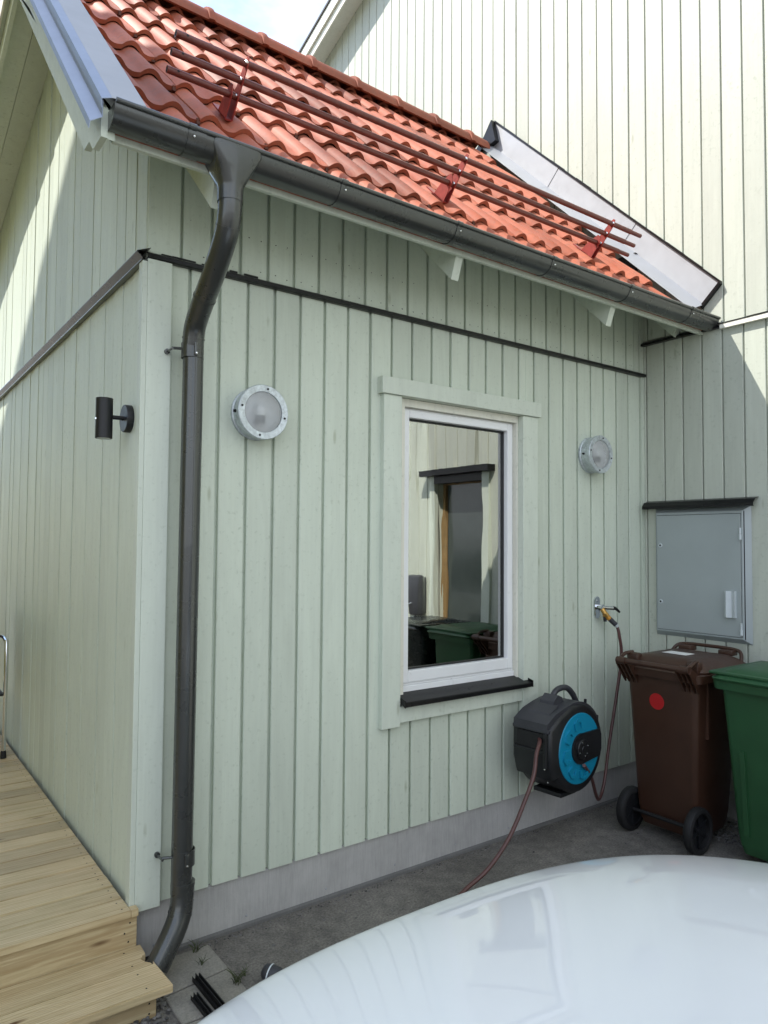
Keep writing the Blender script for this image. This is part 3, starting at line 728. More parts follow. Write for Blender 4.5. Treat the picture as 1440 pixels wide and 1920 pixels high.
# ================================================================== snow guard
SG = thing('snow_guard', 'oxblood red three tube snow guard on the tiled roof', 'snow guard', (1.5, -0.2, 3.5))
def rail_pos(o_):      # on the plane y+z = 3.32, offset o_ above k=3.62
    k = 3.62+1.414*o_; y_ = (3.32-k)/2; return y_, y_+k
for o_ in (0.185, 0.120, 0.056):
    y_, z_ = rail_pos(o_); b = nb()
    x1 = 2.99
    tube(b, [(0.003, y_, z_), (x1-0.10, y_, z_), (x1-0.0995, y_, z_), (x1, y_, z_)], [0.0145, 0.0145, 0.0125, 0.0125], 16)
    lathe(b, [(0, 0.0006), (0.0105, 0.0006)], frame((0.003, y_, z_), (-1, 0, 0)), 16, 1, 1)
    lathe(b, [(0, 0.0005), (0.005, 0.0005)], frame((0.045, y_-0.0145, z_), (0, -1, 0)), 12, 1, 1)
    obj('rail', b, [RAILPAINT, RUBBER], SG, smooth=40)
for x in (0.285, 1.487, 2.690):
    b = nb()
    # local: u along slope (up), w normal to roof
    def loc(p, t):
        u, w = p; k = 3.60+1.414*w; yc = (3.32-k)/2
        yy = yc+u*0.7071; return (t, yy, (yc+k)+u*0.7071)
    prism(b, [(-0.030, -0.02), (-0.024, 0.06), (-0.020, 0.20), (-0.006, 0.226), (0.008, 0.226), (0.018, 0.205), (0.030, 0.10), (0.075, 0.03), (0.085, -0.02)], loc, x+0.010, x+0.0145)
    prism(b, [(-0.030, -0.02), (-0.026, 0.08), (0.0, 0.11), (0.02, 0.11), (0.055, 0.05), (0.075, -0.02)], loc, x-0.020, x-0.016)
    prism(b, [(-0.030, -0.022), (0.16, -0.022), (0.16, -0.016), (-0.030, -0.016)], loc, x-0.020, x+0.0145)
    br = obj('bracket', b, REDPAINT, SG)
    b = nb()
    for o_ in (0.185, 0.120, 0.056):
        y_, z_ = rail_pos(o_)
        lathe(b, [(0, 0.010), (0.006, 0.008), (0.0075, 0.0)], frame((x+0.0085, y_-0.012, z_-0.002), (-1, -0.6, 0)), 10)
    obj('bolt', b, CHROME, br)

# ================================================================== big house
B_ = thing('large_house', 'tall pale cream timber house with black eave trim behind the tiled extension', 'house', (LX, 0, 0))
big = lambda u, d, z: (LX+d, u, z)
RY = -2.5
def bigtop(u):
    return 8.833-0.338*u if u > RY else 8.833-0.338*RY+0.338*(u-RY)
# the part that can be seen in the window reflection has a window cut-out
VW = (-2.02, -1.42, 0.75, 2.28)
b = nb()
clad(b, big, -9.0, 5.0, -0.029, 0.1345, 0.17, 3.035, gap=0.010, holes=[VW])
clad(b, big, -9.0, 5.0, -0.039, 0.1350, 3.065, bigtop, gap=0.009)
box(b, LX+0.0155, LX+0.0225, VW[1], 5.0, 0.17, 3.06, 0.97); box(b, LX+0.0155, LX+0.0225, -9, VW[0], 0.17, 3.06, 0.97)
box(b, LX+0.0155, LX+0.0225, VW[0], VW[1], 0.17, VW[2], 0.97); box(b, LX+0.0155, LX+0.0225, VW[0], VW[1], VW[3], 3.06, 0.97)
prism(b, [(-9.0, 3.06), (5.0, 3.06), (5.0, bigtop(5)), (RY, bigtop(RY)), (-9.0, bigtop(-9))], lambda p, t: (t, p[0], p[1]), LX+0.0155, LX+0.0225, 0.97)
box(b, LX+0.03, LX+8, 4.9, 5.0, 0, 7.1); box(b, LX+0.03, LX+8, -9.0, -8.9, 0, 7.4)
obj('wall', b, BIGPAINT, B_)
b = nb()
sheet(b, [(LX+0.008, 3.062), (LX-0.020, 3.050), (LX-0.026, 3.046)], lambda p, t: (p[0], t, p[1]), -9, -0.002, 1, 0, 0.003)
box(b, LX-0.030, LX-0.001, -0.56, -0.002, 3.028, 3.041)
obj('ledge_flashing', b, BLACKMETAL, B_)
b = nb(); box(b, LX-0.026, LX-0.001, -9, -0.565, 3.020, 3.0445, 1.05); obj('ledge', b, WHITEPAINT, B_)
b = nb(); box(b, LX+0.006, LX+0.022, -9, 0.0, 0.0, 0.168); obj('plinth', b, PLINTH, B_)
b = nb()
def band(x0, x1, d0, d1, v=1.0):
    prism(b, [(5.3, bigtop(5.3)+d0), (RY, bigtop(RY)+d0), (-9.3, bigtop(-9.3)+d0), (-9.3, bigtop(-9.3)+d1), (RY, bigtop(RY)+d1), (5.3, bigtop(5.3)+d1)], lambda p, t: (t, p[0], p[1]), x0, x1, v)
band(LX-0.175, LX-0.001, -0.002, 0.02, 1.0); obj('soffit', b, WHITEPAINT, B_)
b = nb(); band(LX-0.198, LX-0.177, -0.045, 0.115); band(LX-0.222, LX-0.200, 0.055, 0.20); obj('bargeboard', b, WHITEPAINT, B_)
b = nb(); band(LX-0.235, LX+8.2, 0.202, 0.23); obj('roof', b, BLACKROOF, B_)
# reflected window in the big house wall
w0, w1, z0, z1 = VW
b = nb()
box(b, LX-0.03, LX+0.10, w0-0.09, w0-0.001, z0, z1+0.0, 1, bev=.002); box(b, LX-0.03, LX+0.10, w1+0.001, w1+0.09, z0, z1+0.0, 1, bev=.002)
bw = obj('window', b, SMOOTHPAINT, B_)
b = nb(); box(b, LX+0.06, LX+0.10, w0, w0+0.045, z0, z1); box(b, LX+0.06, LX+0.10, w1-0.045, w1, z0, z1); box(b, LX+0.06, LX+0.10, w0+.0455, w1-.0455, z1-0.08, z1); box(b, LX+0.06, LX+0.10, w0+.0455, w1-.0455, z0, z0+0.05)
obj('frame', b, OCHRE, bw)
b = nb(); box(b, LX+0.075, LX+0.08, w0+0.046, w1-0.046, z0+0.051, z1-0.081); obj('pane', b, simple('old_window_glass', (0.055, 0.070, 0.066), 0.12, spec=0.9), bw)
b = nb(); box(b, LX-0.10, LX-0.002, w0-0.16, w1+0.14, z1+0.001, z1+0.055); box(b, LX-0.031, LX+0.059, w0, w1, z1-0.07, z1); obj('head_flashing', b, BLACKMETAL, bw)
# ev charger (seen reflected)
C_ = thing('charger', 'dark grey wall charging box on cream boards, mirrored in the window', 'charger', (LX, -2.42, 1.2))
b = nb(); box(b, LX-0.11, LX-0.002, -2.36, -2.17, 0.98, 1.36, bev=0.03); obj('case', b, SLATEPL, C_, smooth=40)
b = nb(); tube(b, catmull([(LX-0.06, -2.27, 1.0), (LX-0.09, -2.27, 0.8), (LX-0.08, -2.3, 0.5), (LX-0.05, -2.4, 0.2)], 6), 0.014, 10); obj('cable', b, SLATEPL, C_, smooth=40)
b = nb(); tube(b, catmull([(LX-0.10, -2.27, 1.10), (LX-0.17, -2.34, 1.05), (LX-0.16, -2.38, 0.92), (LX-0.10, -2.36, 0.86)], 6), 0.010, 10); obj('handle', b, CHROME, C_, smooth=40)

# ================================================================== neighbour house to the left (its gable shades the yard)
N_ = thing('neighbour_house', 'pale timber neighbour gable across the deck, left of the yard', 'house', (-3.2, 3.2, 0))
b = nb()
nx = -3.2; pk = (3.25, 10.28)
clad(b, lambda u, d, z: (nx-d, u, z), pk[0]-4.0, pk[0]+4.0, 0, 0.145, 0.2, lambda u: pk[1]-0.6*abs(u-pk[0])-0.06, gap=0.01)
prism(b, [(pk[0]-4, 0), (pk[0]+4, 0), (pk[0]+4, pk[1]-2.46), pk, (pk[0]-4, pk[1]-2.46)], lambda p, t: (t, p[0], p[1]-0.06), nx-7, nx-0.0115)
obj('wall', b, OLIVE, N_)
b = nb()
for s_ in (-1, 1):
    prism(b, [(pk[0], pk[1]-0.12), (pk[0]+s_*4.5, pk[1]-0.12-2.7), (pk[0]+s_*4.5, pk[1]-2.7), pk], lambda p, t: (t, p[0], p[1]), nx-7.2, nx+0.2)
obj('roof', b, BLACKROOF, N_)

# ================================================================== lamps
def round_lamp(x, label):
    T = thing('round_wall_lamp', label, 'lamp', (x, 0, 2.231), 'galvanised bulkhead lamps on the front wall')
    z = 2.231; M0 = frame((x, -0.001, z), (0, -1, 0)) @ Matrix.Diagonal((0.93, 0.93, 1.0, 1.0))
    b = nb(); lathe(b, [(0.0, 0), (0.124, 0), (0.124, 0.012), (0.118, 0.016), (0.117, 0.072), (0.0, 0.072)][:6][:5]+[(0.10, 0.072)], M0, 48); obj('housing', b, GALVLAMP, T, smooth=35)
    b = nb(); lathe(b, [(0.097, 0.074), (0.097, 0.088), (0.126, 0.090), (0.129, 0.087), (0.129, 0.070), (0.118, 0.070)], M0, 48); rm = obj('rim', b, GALVLAMP, T, smooth=35)
    b = nb()
    for a in (80, 170, 260, 350): lathe(b, [(0, 0.093), (0.0045, 0.093), (0.0055, 0.0895)], M0 @ Matrix.Translation((0.1115*math.cos(R(a)), 0.1115*math.sin(R(a)), 0)), 10)
    obj('screw', b, RUBBER, rm)
    b = nb(); lathe(b, [(0.096, 0.082), (0.085, 0.090), (0.06, 0.097), (0.03, 0.101), (0, 0.102)], M0, 40); obj('glass', b, FROST, T, smooth=60)
    b = nb(); lathe(b, [(0, 0.014), (0.095, 0.014), (0.112, 0.06)], M0, 40); obj('reflector', b, WHITESTK, T, smooth=40)
    b = nb(); lathe(b, [(0, 0.02), (0.022, 0.02), (0.022, 0.05), (0, 0.05)], frame((x+0.0, -0.045, z-0.062), (0, 0, 1)) , 16)
    lathe(b, [(0.012, 0.0), (0.014, 0.02), (0.026, 0.045), (0.026, 0.065), (0.0, 0.09)], frame((x, -0.045, z-0.045), (0, 0, 1)), 16, 1, 1)
    obj('bulb', b, [RUBBER, WHITESTK], T, smooth=60)
    b = nb(); lathe(b, [(0, 0.012), (0.006, 0.010), (0.007, 0)], frame((x-0.109, -0.04, z), (-1, 0, 0)), 10); obj('side_screw', b, RUBBER, T)
    return T
round_lamp(0.493, 'round galvanised wall lamp with frosted glass, between the downpipe and the window')
round_lamp(2.842, 'round galvanised wall lamp with frosted glass, between the window and the grey cabinet')
T = thing('wall_spotlight', 'matt black cylinder up and down light on the side wall', 'lamp', (0, 0.163, 2.187))
b = nb(); lathe(b, [(0, 0.028), (0.056, 0.028), (0.058, 0.025), (0.058, 0.0), (0, 0)], frame((-0.002, 0.163, 2.180), (-1, 0, 0)), 36); obj('backplate', b, BLACKLAMP, T, smooth=35)
b = nb(); tube(b, [(-0.028, 0.163, 2.180), (-0.08, 0.163, 2.180)], 0.009, 12); obj('arm', b, BLACKLAMP, T, smooth=35)
b = nb(); lathe(b, [(0, -0.082), (0.029, -0.082), (0.031, -0.0835), (0.034, -0.083), (0.034, 0.083), (0.030, 0.083), (0.029, 0.076), (0, 0.076)], frame((-0.108, 0.163, 2.172), (0, 0, 1)), 36); cy = obj('cylinder', b, BLACKLAMP, T, smooth=35)
b = nb(); lathe(b, [(0, 0.0), (0.0265, 0.0)], frame((-0.108, 0.163, 2.089), (0, 0, -1)), 24); obj('lens', b, PALEPLASTIC, cy)
b = nb(); box(b, -0.1440, -0.139, 0.155, 0.163, 2.165, 2.171); obj('badge', b, CHROME, cy)

# ================================================================== meter cabinet
K = thing('meter_cabinet', 'grey sheet metal meter cabinet with black cap on the big house wall', 'cabinet', (LX, -0.42, 1.07))
cy0, cy1, cz0, cz1 = -0.735, -0.098, 1.068, 1.905
b = nb()
def fr(y0_, y1_, z0_, z1_, y0i, y1i, z0i, z1i, xo, xi):
    O = [(y0_, z0_), (y1_, z0_), (y1_, z1_), (y0_, z1_)]; I = [(y0i, z0i), (y1i, z0i), (y1i, z1i), (y0i, z1i)]
    for i in range(4):
        j = (i+1) % 4
        fill(b, [(xo, *O[i]), (xo, *O[j]), (xi, *I[j]), (xi, *I[i])])
fr(cy0, cy1, cz0, cz1, cy0+0.040, cy1-0.018, cz0+0.030, cz1-0.03, LX-0.002, LX-0.034)
fr(cy0+0.040, cy1-0.018, cz0+0.030, cz1-0.03, cy0+0.048, cy1-0.024, cz0+0.040, cz1-0.045, LX-0.034, LX-0.034)
obj('frame', b, CABFRAME, K)
b = nb(); box(b, LX-0.030, LX-0.003, cy0+0.030, cy1-0.014, cz0+0.030, cz1-0.03); obj('gap', b, RUBBER, K)
b = nb(); box(b, LX-0.038, LX-0.0302, cy0+0.051, cy1-0.0265, cz0+0.0425, cz1-0.048, bev=0.0015); dr = obj('door', b, CABGREY, K)
for z in (1.66, 1.29):
    b = nb(); lathe(b, [(0.0, 0.003), (0.007, 0.003), (0.0075, 0.006), (0.013, 0.006), (0.0145, 0.0)], frame((LX-0.038, cy1-0.052, z), (-1, 0, 0)), 20)
    lk = obj('lock', b, PALEPLASTIC, dr, smooth=35)
    b = nb(); lathe(b, [(0, 0.0045), (0.0065, 0.0045)], frame((LX-0.038, cy1-0.052, z), (-1, 0, 0)), 12); obj('keyhole', b, RUBBER, lk)
for z in (1.735, 1.160):
    b = nb(); tube(b, [(LX-0.044, cy0+0.048, z-0.036), (LX-0.044, cy0+0.048, z-0.002)], 0.0085, 12); tube(b, [(LX-0.044, cy0+0.048, z+0.000), (LX-0.044, cy0+0.048, z+0.036)], 0.0065, 12)
    obj('hinge', b, PALEPLASTIC, K, smooth=35)
b = nb()
hp = [(-0.655, 0), (-0.640, 0.030), (-0.630, 0.016), (-0.598, 0.030), (-0.592, 0)]
prism(b, [(-0.655, 0.0), (-0.655, 0.020), (-0.632, 0.010), (-0.606, 0.026), (-0.592, 0.018), (-0.592, 0.0)][::-1], lambda p, t: (LX-0.038-p[1]*1.2, p[0], t), 1.225, 1.385)
obj('door_handle', b, PALEPLASTIC, dr)
b = nb()
sheet(b, [(LX-0.002, 1.958), (LX-0.045, 1.946), (LX-0.070, 1.920), (LX-0.072, 1.902), (LX-0.062, 1.900)], lambda p, t: (p[0], t, p[1]), -0.780, -0.035, 1, 0, 0.002)
prism(b, [(LX-0.002, 1.957), (LX-0.044, 1.945), (LX-0.070, 1.919), (LX-0.068, 1.903), (LX-0.05, 1.92), (LX-0.002, 1.935)], lambda p, t: (p[0], t, p[1]), -0.044, -0.037)
obj('cap', b, BLACKMETAL, K)

# ================================================================== tap
tx, tz = 2.900, 1.262
T = thing('garden_tap', 'chrome outdoor tap with black tipped lever and hose connector', 'tap', (tx, 0, tz))
b = nb()
N = 12; st = [(0.026*math.cos(math.pi*k/N), 0.044+0.026*math.sin(math.pi*k/N)) for k in range(N+1)]+[(0.026*math.cos(math.pi+math.pi*k/N), -0.044+0.026*math.sin(math.pi+math.pi*k/N)) for k in range(N+1)]
prism(b, st, lambda p, t: (tx+p[0], t, tz+p[1]), -0.011, -0.001); lathe(b, [(0, 0.004), (0.007, 0.003), (0.008, 0)], frame((tx, -0.011, tz+0.045), (0, -1, 0)), 12)
obj('backplate', b, CHROME, T, smooth=30)
b = nb(); tube(b, [(tx, -0.011, tz+0.005), (tx, -0.055, tz+0.005)], 0.017, 16); tube(b, [(tx, -0.045, tz+0.005), (tx+0.045, -0.060, tz-0.002), (tx+0.075, -0.070, tz-0.004)], 0.0125, 16); vb_ = obj('valve', b, CHROME, T, smooth=40)
b = nb(); tube(b, catmull([(tx+0.075, -0.070, tz-0.004), (tx+0.095, -0.077, tz-0.006), (tx+0.128, -0.085, tz-0.030)], 4), [0.012, 0.0125, 0.012, 0.011, 0.010, 0.009, 0.0085, 0.008, 0.006], 12); obj('lever', b, RUBBER, T, smooth=40)
b = nb(); tube(b, [(tx+0.002, -0.045, tz-0.005), (tx+0.012, -0.060, tz-0.035)], 0.015, 16); tube(b, [(tx+0.010, -0.058, tz-0.035), (tx+0.022, -0.066, tz-0.052)], 0.019, 8); obj('outlet', b, BRASS, T, smooth=30)
b = nb(); tube(b, [(tx+0.022, -0.066, tz-0.052), (tx+0.035, -0.076, tz-0.068)], 0.016, 12, 1, 0); tube(b, [(tx+0.035, -0.076, tz-0.068), (tx+0.068, -0.098, tz-0.105)], [0.016, 0.0155], 12, 1, 1); tube(b, [(tx+0.068, -0.098, tz-0.105), (tx+0.078, -0.105, tz-0.118)], [0.0165, 0.011], 12, 1, 2)
obj('connector', b, [simple('orange_plastic', (0.55, 0.25, 0.03), 0.4), SLATEPL, PALEPLASTIC], T, smooth=40)
b = nb(); tube(b, [(tx+0.015, -0.055, tz-0.045), (tx+0.010, -0.062, tz-0.085)], [0.013, 0.010], 12); obj('spare_outlet', b, RUBBER, T, smooth=40)

# ================================================================== hose reel
RC = Vector((2.275, -0.215, 0.555)); RA = R(5)
T = thing('hose_reel', 'wall mounted black and blue automatic hose reel under the window corner', 'hose reel', RC, None, RA)
def rl(p, t): return (p[0], t, p[1])
b = nb(); A0 = []
for k in range(31):
    a = R(-148+k*(228/30)); A0.append((0.238*math.cos(a)+0.0, 0.238*math.sin(a)))
outl = [(-0.262, 0.135), (-0.262, -0.040), (-0.235, -0.13)]+[(x, z) for x, z in A0]+[(-0.05, 0.236), (-0.17, 0.190)]
def loft(b, outl, ys, v=1, mat=0):
    """rounded slab: list of (y, inset)"""
    rings = []
    for y_, ins in ys:
        rings.append([b.verts.new((x*(1-ins/0.24), y_, z*(1-ins/0.24))) for x, z in outl])
    n = len(outl); fs = []
    for A, B2 in zip(rings[:-1], rings[1:]):
        for k in range(n): fs.append(b.faces.new((A[k], A[(k+1) % n], B2[(k+1) % n], B2[k])))
    fs.append(b.faces.new(rings[0])); fs.append(b.faces.new(rings[-1][::-1])); paint(b, fs, v, mat)
loft(b, outl, [(-0.135, 0.020), (-0.128, 0.006), (-0.115, 0), (0.10, 0), (0.115, 0.010), (0.12, 0.03)])
obj('housing', b, DARKPL, T, smooth=40, local=True)
b = nb()   # upper shell
up_o = [(-0.272, 0.132), (-0.268, 0.165), (-0.19, 0.208), (-0.10, 0.232)]+[(0.247*math.cos(R(a)), 0.247*math.sin(R(a))) for a in range(104, 28, -6)]+[(0.19, 0.10)]
in_o = [(0.16, 0.13)]+[(0.222*math.cos(R(a)), 0.222*math.sin(R(a))) for a in range(40, 112, 8)]+[(-0.19, 0.175), (-0.23, 0.132)]
b2o = up_o+in_o
prism(b, b2o, rl, -0.120, 0.10)
obj('upper_shell', b, SLATEPL, T, local=True, smooth=40)
b = nb()   # side wings of the shell above the disc
box(b, -0.274, -0.12, -0.128, 0.105, 0.117, 0.137, bev=.004)
prism(b, [(-0.150, 0.195), (-0.125, 0.255), (-0.085, 0.285), (-0.05, 0.27), (-0.03, 0.23)], rl, -0.06, 0.03)
prism(b, [(-0.235, 0.170), (-0.20, 0.207), (-0.13, 0.240), (-0.13, 0.20)], rl, -0.09, 0.05)
obj('ridge_moulding', b, SLATEPL, T, local=True)
b = nb(); tube(b, catmull([(-0.075, -0.015, 0.235), (-0.06, -0.015, 0.285), (-0.01, -0.015, 0.305), (0.06, -0.015, 0.300), (0.12, -0.015, 0.255), (0.165, -0.015, 0.19)], 6), 0.0165, 12); obj('carry_handle', b, SLATEPL, T, smooth=40, local=True)
b = nb(); tube(b, [(0.19, -0.05, 0.17), (0.192, -0.05, 0.225)], 0.008, 10); obj('pin', b, DARKPL, T, local=True)
b = nb(); box(b, -0.2745, -0.25, -0.095, 0.075, 0.030, 0.112); obj('mouth', b, RUBBER, T, local=True)
b = nb(); box(b, -0.280, -0.262, -0.110, 0.095, 0.010, 0.028, bev=.003); box(b, -0.280, -0.262, -0.120, -0.098, -0.06, 0.12, bev=.004); obj('mouth_lip', b, DARKPL, T, local=True)
MF = frame((0, -0.136, 0), (0, -1, 0), (1, 0, 0))
b = nb(); DR = 0.192
lathe(b, [(0.0, 0.004), (0.176, 0.006), (0.188, 0.004), (DR, -0.004), (DR, -0.012)], MF, 56)
# raised ribs on the disc
for a in range(100, 290, 45):
    q = MF @ Matrix.Rotation(R(a), 4, 'Z')
    t = bmesh.new(); t.loops.layers.color.new('tint')
    prism(t, [(0.112, -0.032), (0.150, -0.038), (0.166, -0.010), (0.166, 0.010), (0.150, 0.038), (0.112, 0.032), (0.112, 0.020), (0.140, 0.022), (0.150, 0.0), (0.140, -0.022), (0.112, -0.020)], lambda p, s: (p[0], p[1], s), 0.003, 0.016)
    merge(b, t, 1, 0, q)
obj('disc', b, BLUEPL, T, smooth=35, local=True)
b = nb()
arm = [(0.0+0.082*math.cos(R(a)), 0.082*math.sin(R(a))) for a in range(78, 283, 12)]+[(0.178, -0.066), (0.192, -0.03), (0.192, 0.05), (0.178, 0.080)]
t = bmesh.new(); t.loops.layers.color.new('tint'); prism(t, arm, lambda p, s: (p[0], s, p[1]), -0.152, -0.138); merge(b, t)
lathe(b, [(0.0, 0.034), (0.018, 0.034), (0.020, 0.030), (0.050, 0.030), (0.054, 0.026), (0.054, 0.015)], MF, 32)
obj('hub_arm', b, DARKPL, T, local=True, smooth=35)
b = nb()
for a in (20, 110, 200, 290, 320): lathe(b, [(0, 0.0335), (0.004, 0.0325), (0.0045, 0.030)], MF @ Matrix.Translation((0.040*math.cos(R(a)), 0.040*math.sin(R(a)), 0)), 8)
for (x, y_, z) in ((-0.262, -0.02, -0.12), (-0.18, -0.06, -0.165), (-0.264, -0.10, -0.07)): lathe(b, [(0, 0.004), (0.0045, 0.003), (0.005, 0)], frame((x, y_, z), (-1, 0, 0)), 8)
obj('screw', b, CHROME, T, local=True)
b = nb(); box(b, 0.205, 0.235, -0.11, 0.195, 0.075, 0.14, bev=.006); box(b, 0.205, 0.235, -0.11, 0.195, -0.10, -0.03, bev=.006); box(b, 0.10, 0.25, 0.195, 0.210, -0.16, 0.18, bev=.003)
box(b, -0.05, 0.11, 0.115, 0.20, -0.03, 0.03); box(b, -0.12, 0.02, -0.10, 0.08, -0.252, -0.228, bev=.004)
obj('wall_bracket', b, DARKPL, T, local=True)
# hoses
b = nb(); s0 = (tx+0.075, -0.103, tz-0.114)
RM = Matrix.Translation(RC) @ Matrix.Rotation(RA, 4, 'Z')
p_in = RM @ Vector((0.0, -0.165, -0.085))
tube(b, catmull([s0, (2.985, -0.112, 1.09), (3.00, -0.115, 0.95), (2.935, -0.12, 0.70), (2.845, -0.13, 0.42), (2.770, -0.15, 0.22), (2.685, -0.18, 0.155), (2.575, -0.24, 0.215), (2.44, -0.31, 0.36), p_in], 8), 0.0098, 12)
tag(obj('supply_hose', b, HOSEMAT, smooth=40), 'short dark hose looping from the tap down to the blue disc', 'hose')
b = nb(); p_out = RM @ Vector((-0.262, -0.065, 0.085))
tube(b, catmull([p_out, p_out+Vector((-0.040, -0.035, -0.012)), (1.925, -0.365, 0.585), (1.872, -0.395, 0.50), (1.802, -0.40, 0.39), (1.690, -0.40, 0.235), (1.546, -0.40, 0.122), (1.392, -0.40, 0.062), (1.20, -0.46, 0.022), (0.95, -0.62, 0.011), (0.6, -1.2, 0.010)], 8), 0.0105, 12)
tag(obj('garden_hose', b, HOSEMAT, smooth=40), 'long brown hose hanging from the reel down onto the paving', 'hose')

# ================================================================== bins
def bin_(name, label, loc, rot, M_, kind, group, lidz=0.0, sticker=True):
    """local: handle side faces -x, width along y (0.48), depth along x (0.55), height about 1.0"""
    T = thing(name, label, 'bin', loc, group, rot)
    w, d = 0.232, 0.50
    b = nb()
    def rr(x0, x1, hw, r, n=5):
        o = []
        for (cx, cy, a0) in ((x1-r, hw-r, 0), (x0+r, hw-r, 90), (x0+r, -hw+r, 180), (x1-r, -hw+r, 270)):
            for k in range(n+1): o.append((cx+r*math.cos(R(a0+90*k/n)), cy+r*math.sin(R(a0+90*k/n))))
        return o
    def stack(b, secs, cap=(True, True)):
        rings = [[b.verts.new((x, y_, z)) for x, y_ in rr(x0, x1, hw, r)] for (z, x0, x1, hw, r) in secs]; fs = []
        n = len(rings[0])
        for A, B2 in zip(rings[:-1], rings[1:]):
            for k in range(n): fs.append(b.faces.new((A[k], A[(k+1) % n], B2[(k+1) % n], B2[k])))
        if cap[0]: fs.append(b.faces.new(rings[0][::-1]))
        if cap[1]: fs.append(b.faces.new(rings[-1]))
        paint(b, fs, 1)
    stack(b, [(0.055, 0.075, 0.41, 0.165, 0.03), (0.11, 0.045, 0.43, 0.175, 0.03), (0.125, 0.060, 0.43, 0.178, 0.03), (0.15, 0.052, 0.435, 0.182, 0.03), (0.93, 0.012, 0.51, 0.222, 0.035)])
    for s_ in (-1, 1):   # side ribs near the top
        for xx in (0.12, 0.40):
            box(b, xx, xx+0.022, *(sorted((s_*0.205, s_*0.226))), 0.64 if xx > .3 else 0.60, 0.93)
    obj('body', b, M_, T, smooth=40, local=True)
    b = nb(); stack(b, [(0.915, -0.012, 0.535, 0.238, 0.04), (0.915, -0.020, 0.548, 0.250, 0.045), (0.958, -0.024, 0.552, 0.254, 0.045), (0.962, -0.018, 0.545, 0.248, 0.045)]); obj('rim', b, M_, T, smooth=40, local=True)
    # lid: domed plate hinged at the handle side, rear upstand
    b = nb(); stack(b, [(0.963, 0.03, 0.568, 0.250, 0.05), (0.972, 0.028, 0.572, 0.253, 0.05), (1.000, 0.040, 0.545, 0.222, 0.06), (1.022, 0.075, 0.50, 0.180, 0.05), (1.028, 0.12, 0.45, 0.13, 0.05)])
    if kind == 'brown':
        box(b, 0.018, 0.075, -0.225, -0.150, 0.955, 1.030, bev=0.012); box(b, 0.018, 0.075, 0.150, 0.225, 0.955, 1.030, bev=0.012)
    lid = obj('lid', b, M_, T, smooth=40, local=True)
    if kind == 'brown':
        # front lip handle on the far side of the lid, standing up as a loop
        b = nb(); z_ = 1.03
        pts = catmull([(0.50, -0.225, 0.985), (0.545, -0.20, 1.035), (0.565, -0.14, 1.048), (0.57, 0.0, 1.050), (0.565, 0.14, 1.048), (0.545, 0.20, 1.035), (0.50, 0.225, 0.985)], 5)
        tube(b, pts, 0.011, 10); box(b, 0.50, 0.57, -0.17, -0.085, 1.015, 1.044, bev=.004); box(b, 0.50, 0.57, 0.085, 0.17, 1.015, 1.044, bev=.004)
        obj('lid_grip', b, M_, lid, local=True, smooth=40)
    if kind == 'green':
        b = nb(); box(b, 0.00, 0.56, -0.255, 0.255, 0.992, 1.006, bev=.004); box(b, 0.02, 0.06, 0.10, 0.18, 0.965, 0.992, bev=.003); box(b, 0.02, 0.06, -0.18, -0.10, 0.965, 0.992, bev=.003)
        lathe(b, [(0, 0.01), (0.005, 0.009), (0.006, 0)], frame((0.012, 0.225, 1.005), (0, 0, 1)), 8)
        obj('lid_plate', b, M_, lid, local=True, smooth=40)
    # handle: horizontal bar on brackets
    b = nb(); 
    if kind == 'brown':
        tube(b, [(-0.072, -0.222, 0.992), (-0.072, 0.222, 0.992)], 0.0155, 14)
        for s_ in (-1, 1):
            tube(b, [(-0.072, s_*0.226, 0.992), (-0.072, s_*0.168, 0.992)], 0.021, 14)
            for q in (0.148, 0.176, 0.204, 0.228):
                prism(b, [(-0.082, 0.975), (-0.055, 1.0), (0.01, 0.965), (0.02, 0.86), (0.012, 0.86)], lambda p, t: (p[0], t, p[1]), s_*q-0.0035, s_*q+0.0035)
        tube(b, catmull([(-0.07, -0.21, 1.0), (-0.01, -0.215, 1.025), (0.05, -0.20, 1.032)], 4), 0.011, 8)
        tube(b, catmull([(-0.07, 0.21, 1.0), (-0.01, 0.215, 1.025), (0.05, 0.20, 1.032)], 4), 0.011, 8)
    else:
        box(b, -0.028, -0.018, -0.20, 0.20, 0.86, 0.915)
    obj('handle', b, M_, T, smooth=40, local=True)
    for s_ in (-1, 1):
        b = nb(); MW = frame((0.030, s_*0.180, 0.125), (0, s_, 0), (0, 0, 1))
        lathe(b, [(0.094, 0.0), (0.110, 0.0), (0.122, 0.008), (0.125, 0.018), (0.125, 0.036), (0.120, 0.048), (0.104, 0.053), (0.092, 0.048), (0.092, 0.004)], MW, 40)
        wh = obj('wheel', b, RUBBER, T, smooth=35, local=True)
        b = nb(); lathe(b, [(0.0, 0.040), (0.022, 0.040), (0.024, 0.01), (0.0, 0.01)], MW, 20); lathe(b, [(0.020, 0.012), (0.093, 0.012), (0.093, 0.022), (0.020, 0.022)], MW, 30)
        for a in range(0, 360, 60):
            t = bmesh.new(); t.loops.layers.color.new('tint'); hexa(t, [(0.02, -0.006, 0.01), (0.094, -0.005, 0.01), (0.094, 0.005, 0.01), (0.02, 0.006, 0.01), (0.02, -0.006, 0.036), (0.094, -0.005, 0.032), (0.094, 0.005, 0.032), (0.02, 0.006, 0.036)]); merge(b, t, 1, 0, MW @ Matrix.Rotation(R(a), 4, 'Z'))
        obj('hub', b, DARKPL, wh, smooth=35, local=True)
    b = nb(); tube(b, [(0.030, -0.19, 0.125), (0.030, 0.19, 0.125)], 0.011, 10); obj('axle', b, RUBBER, T, local=True)
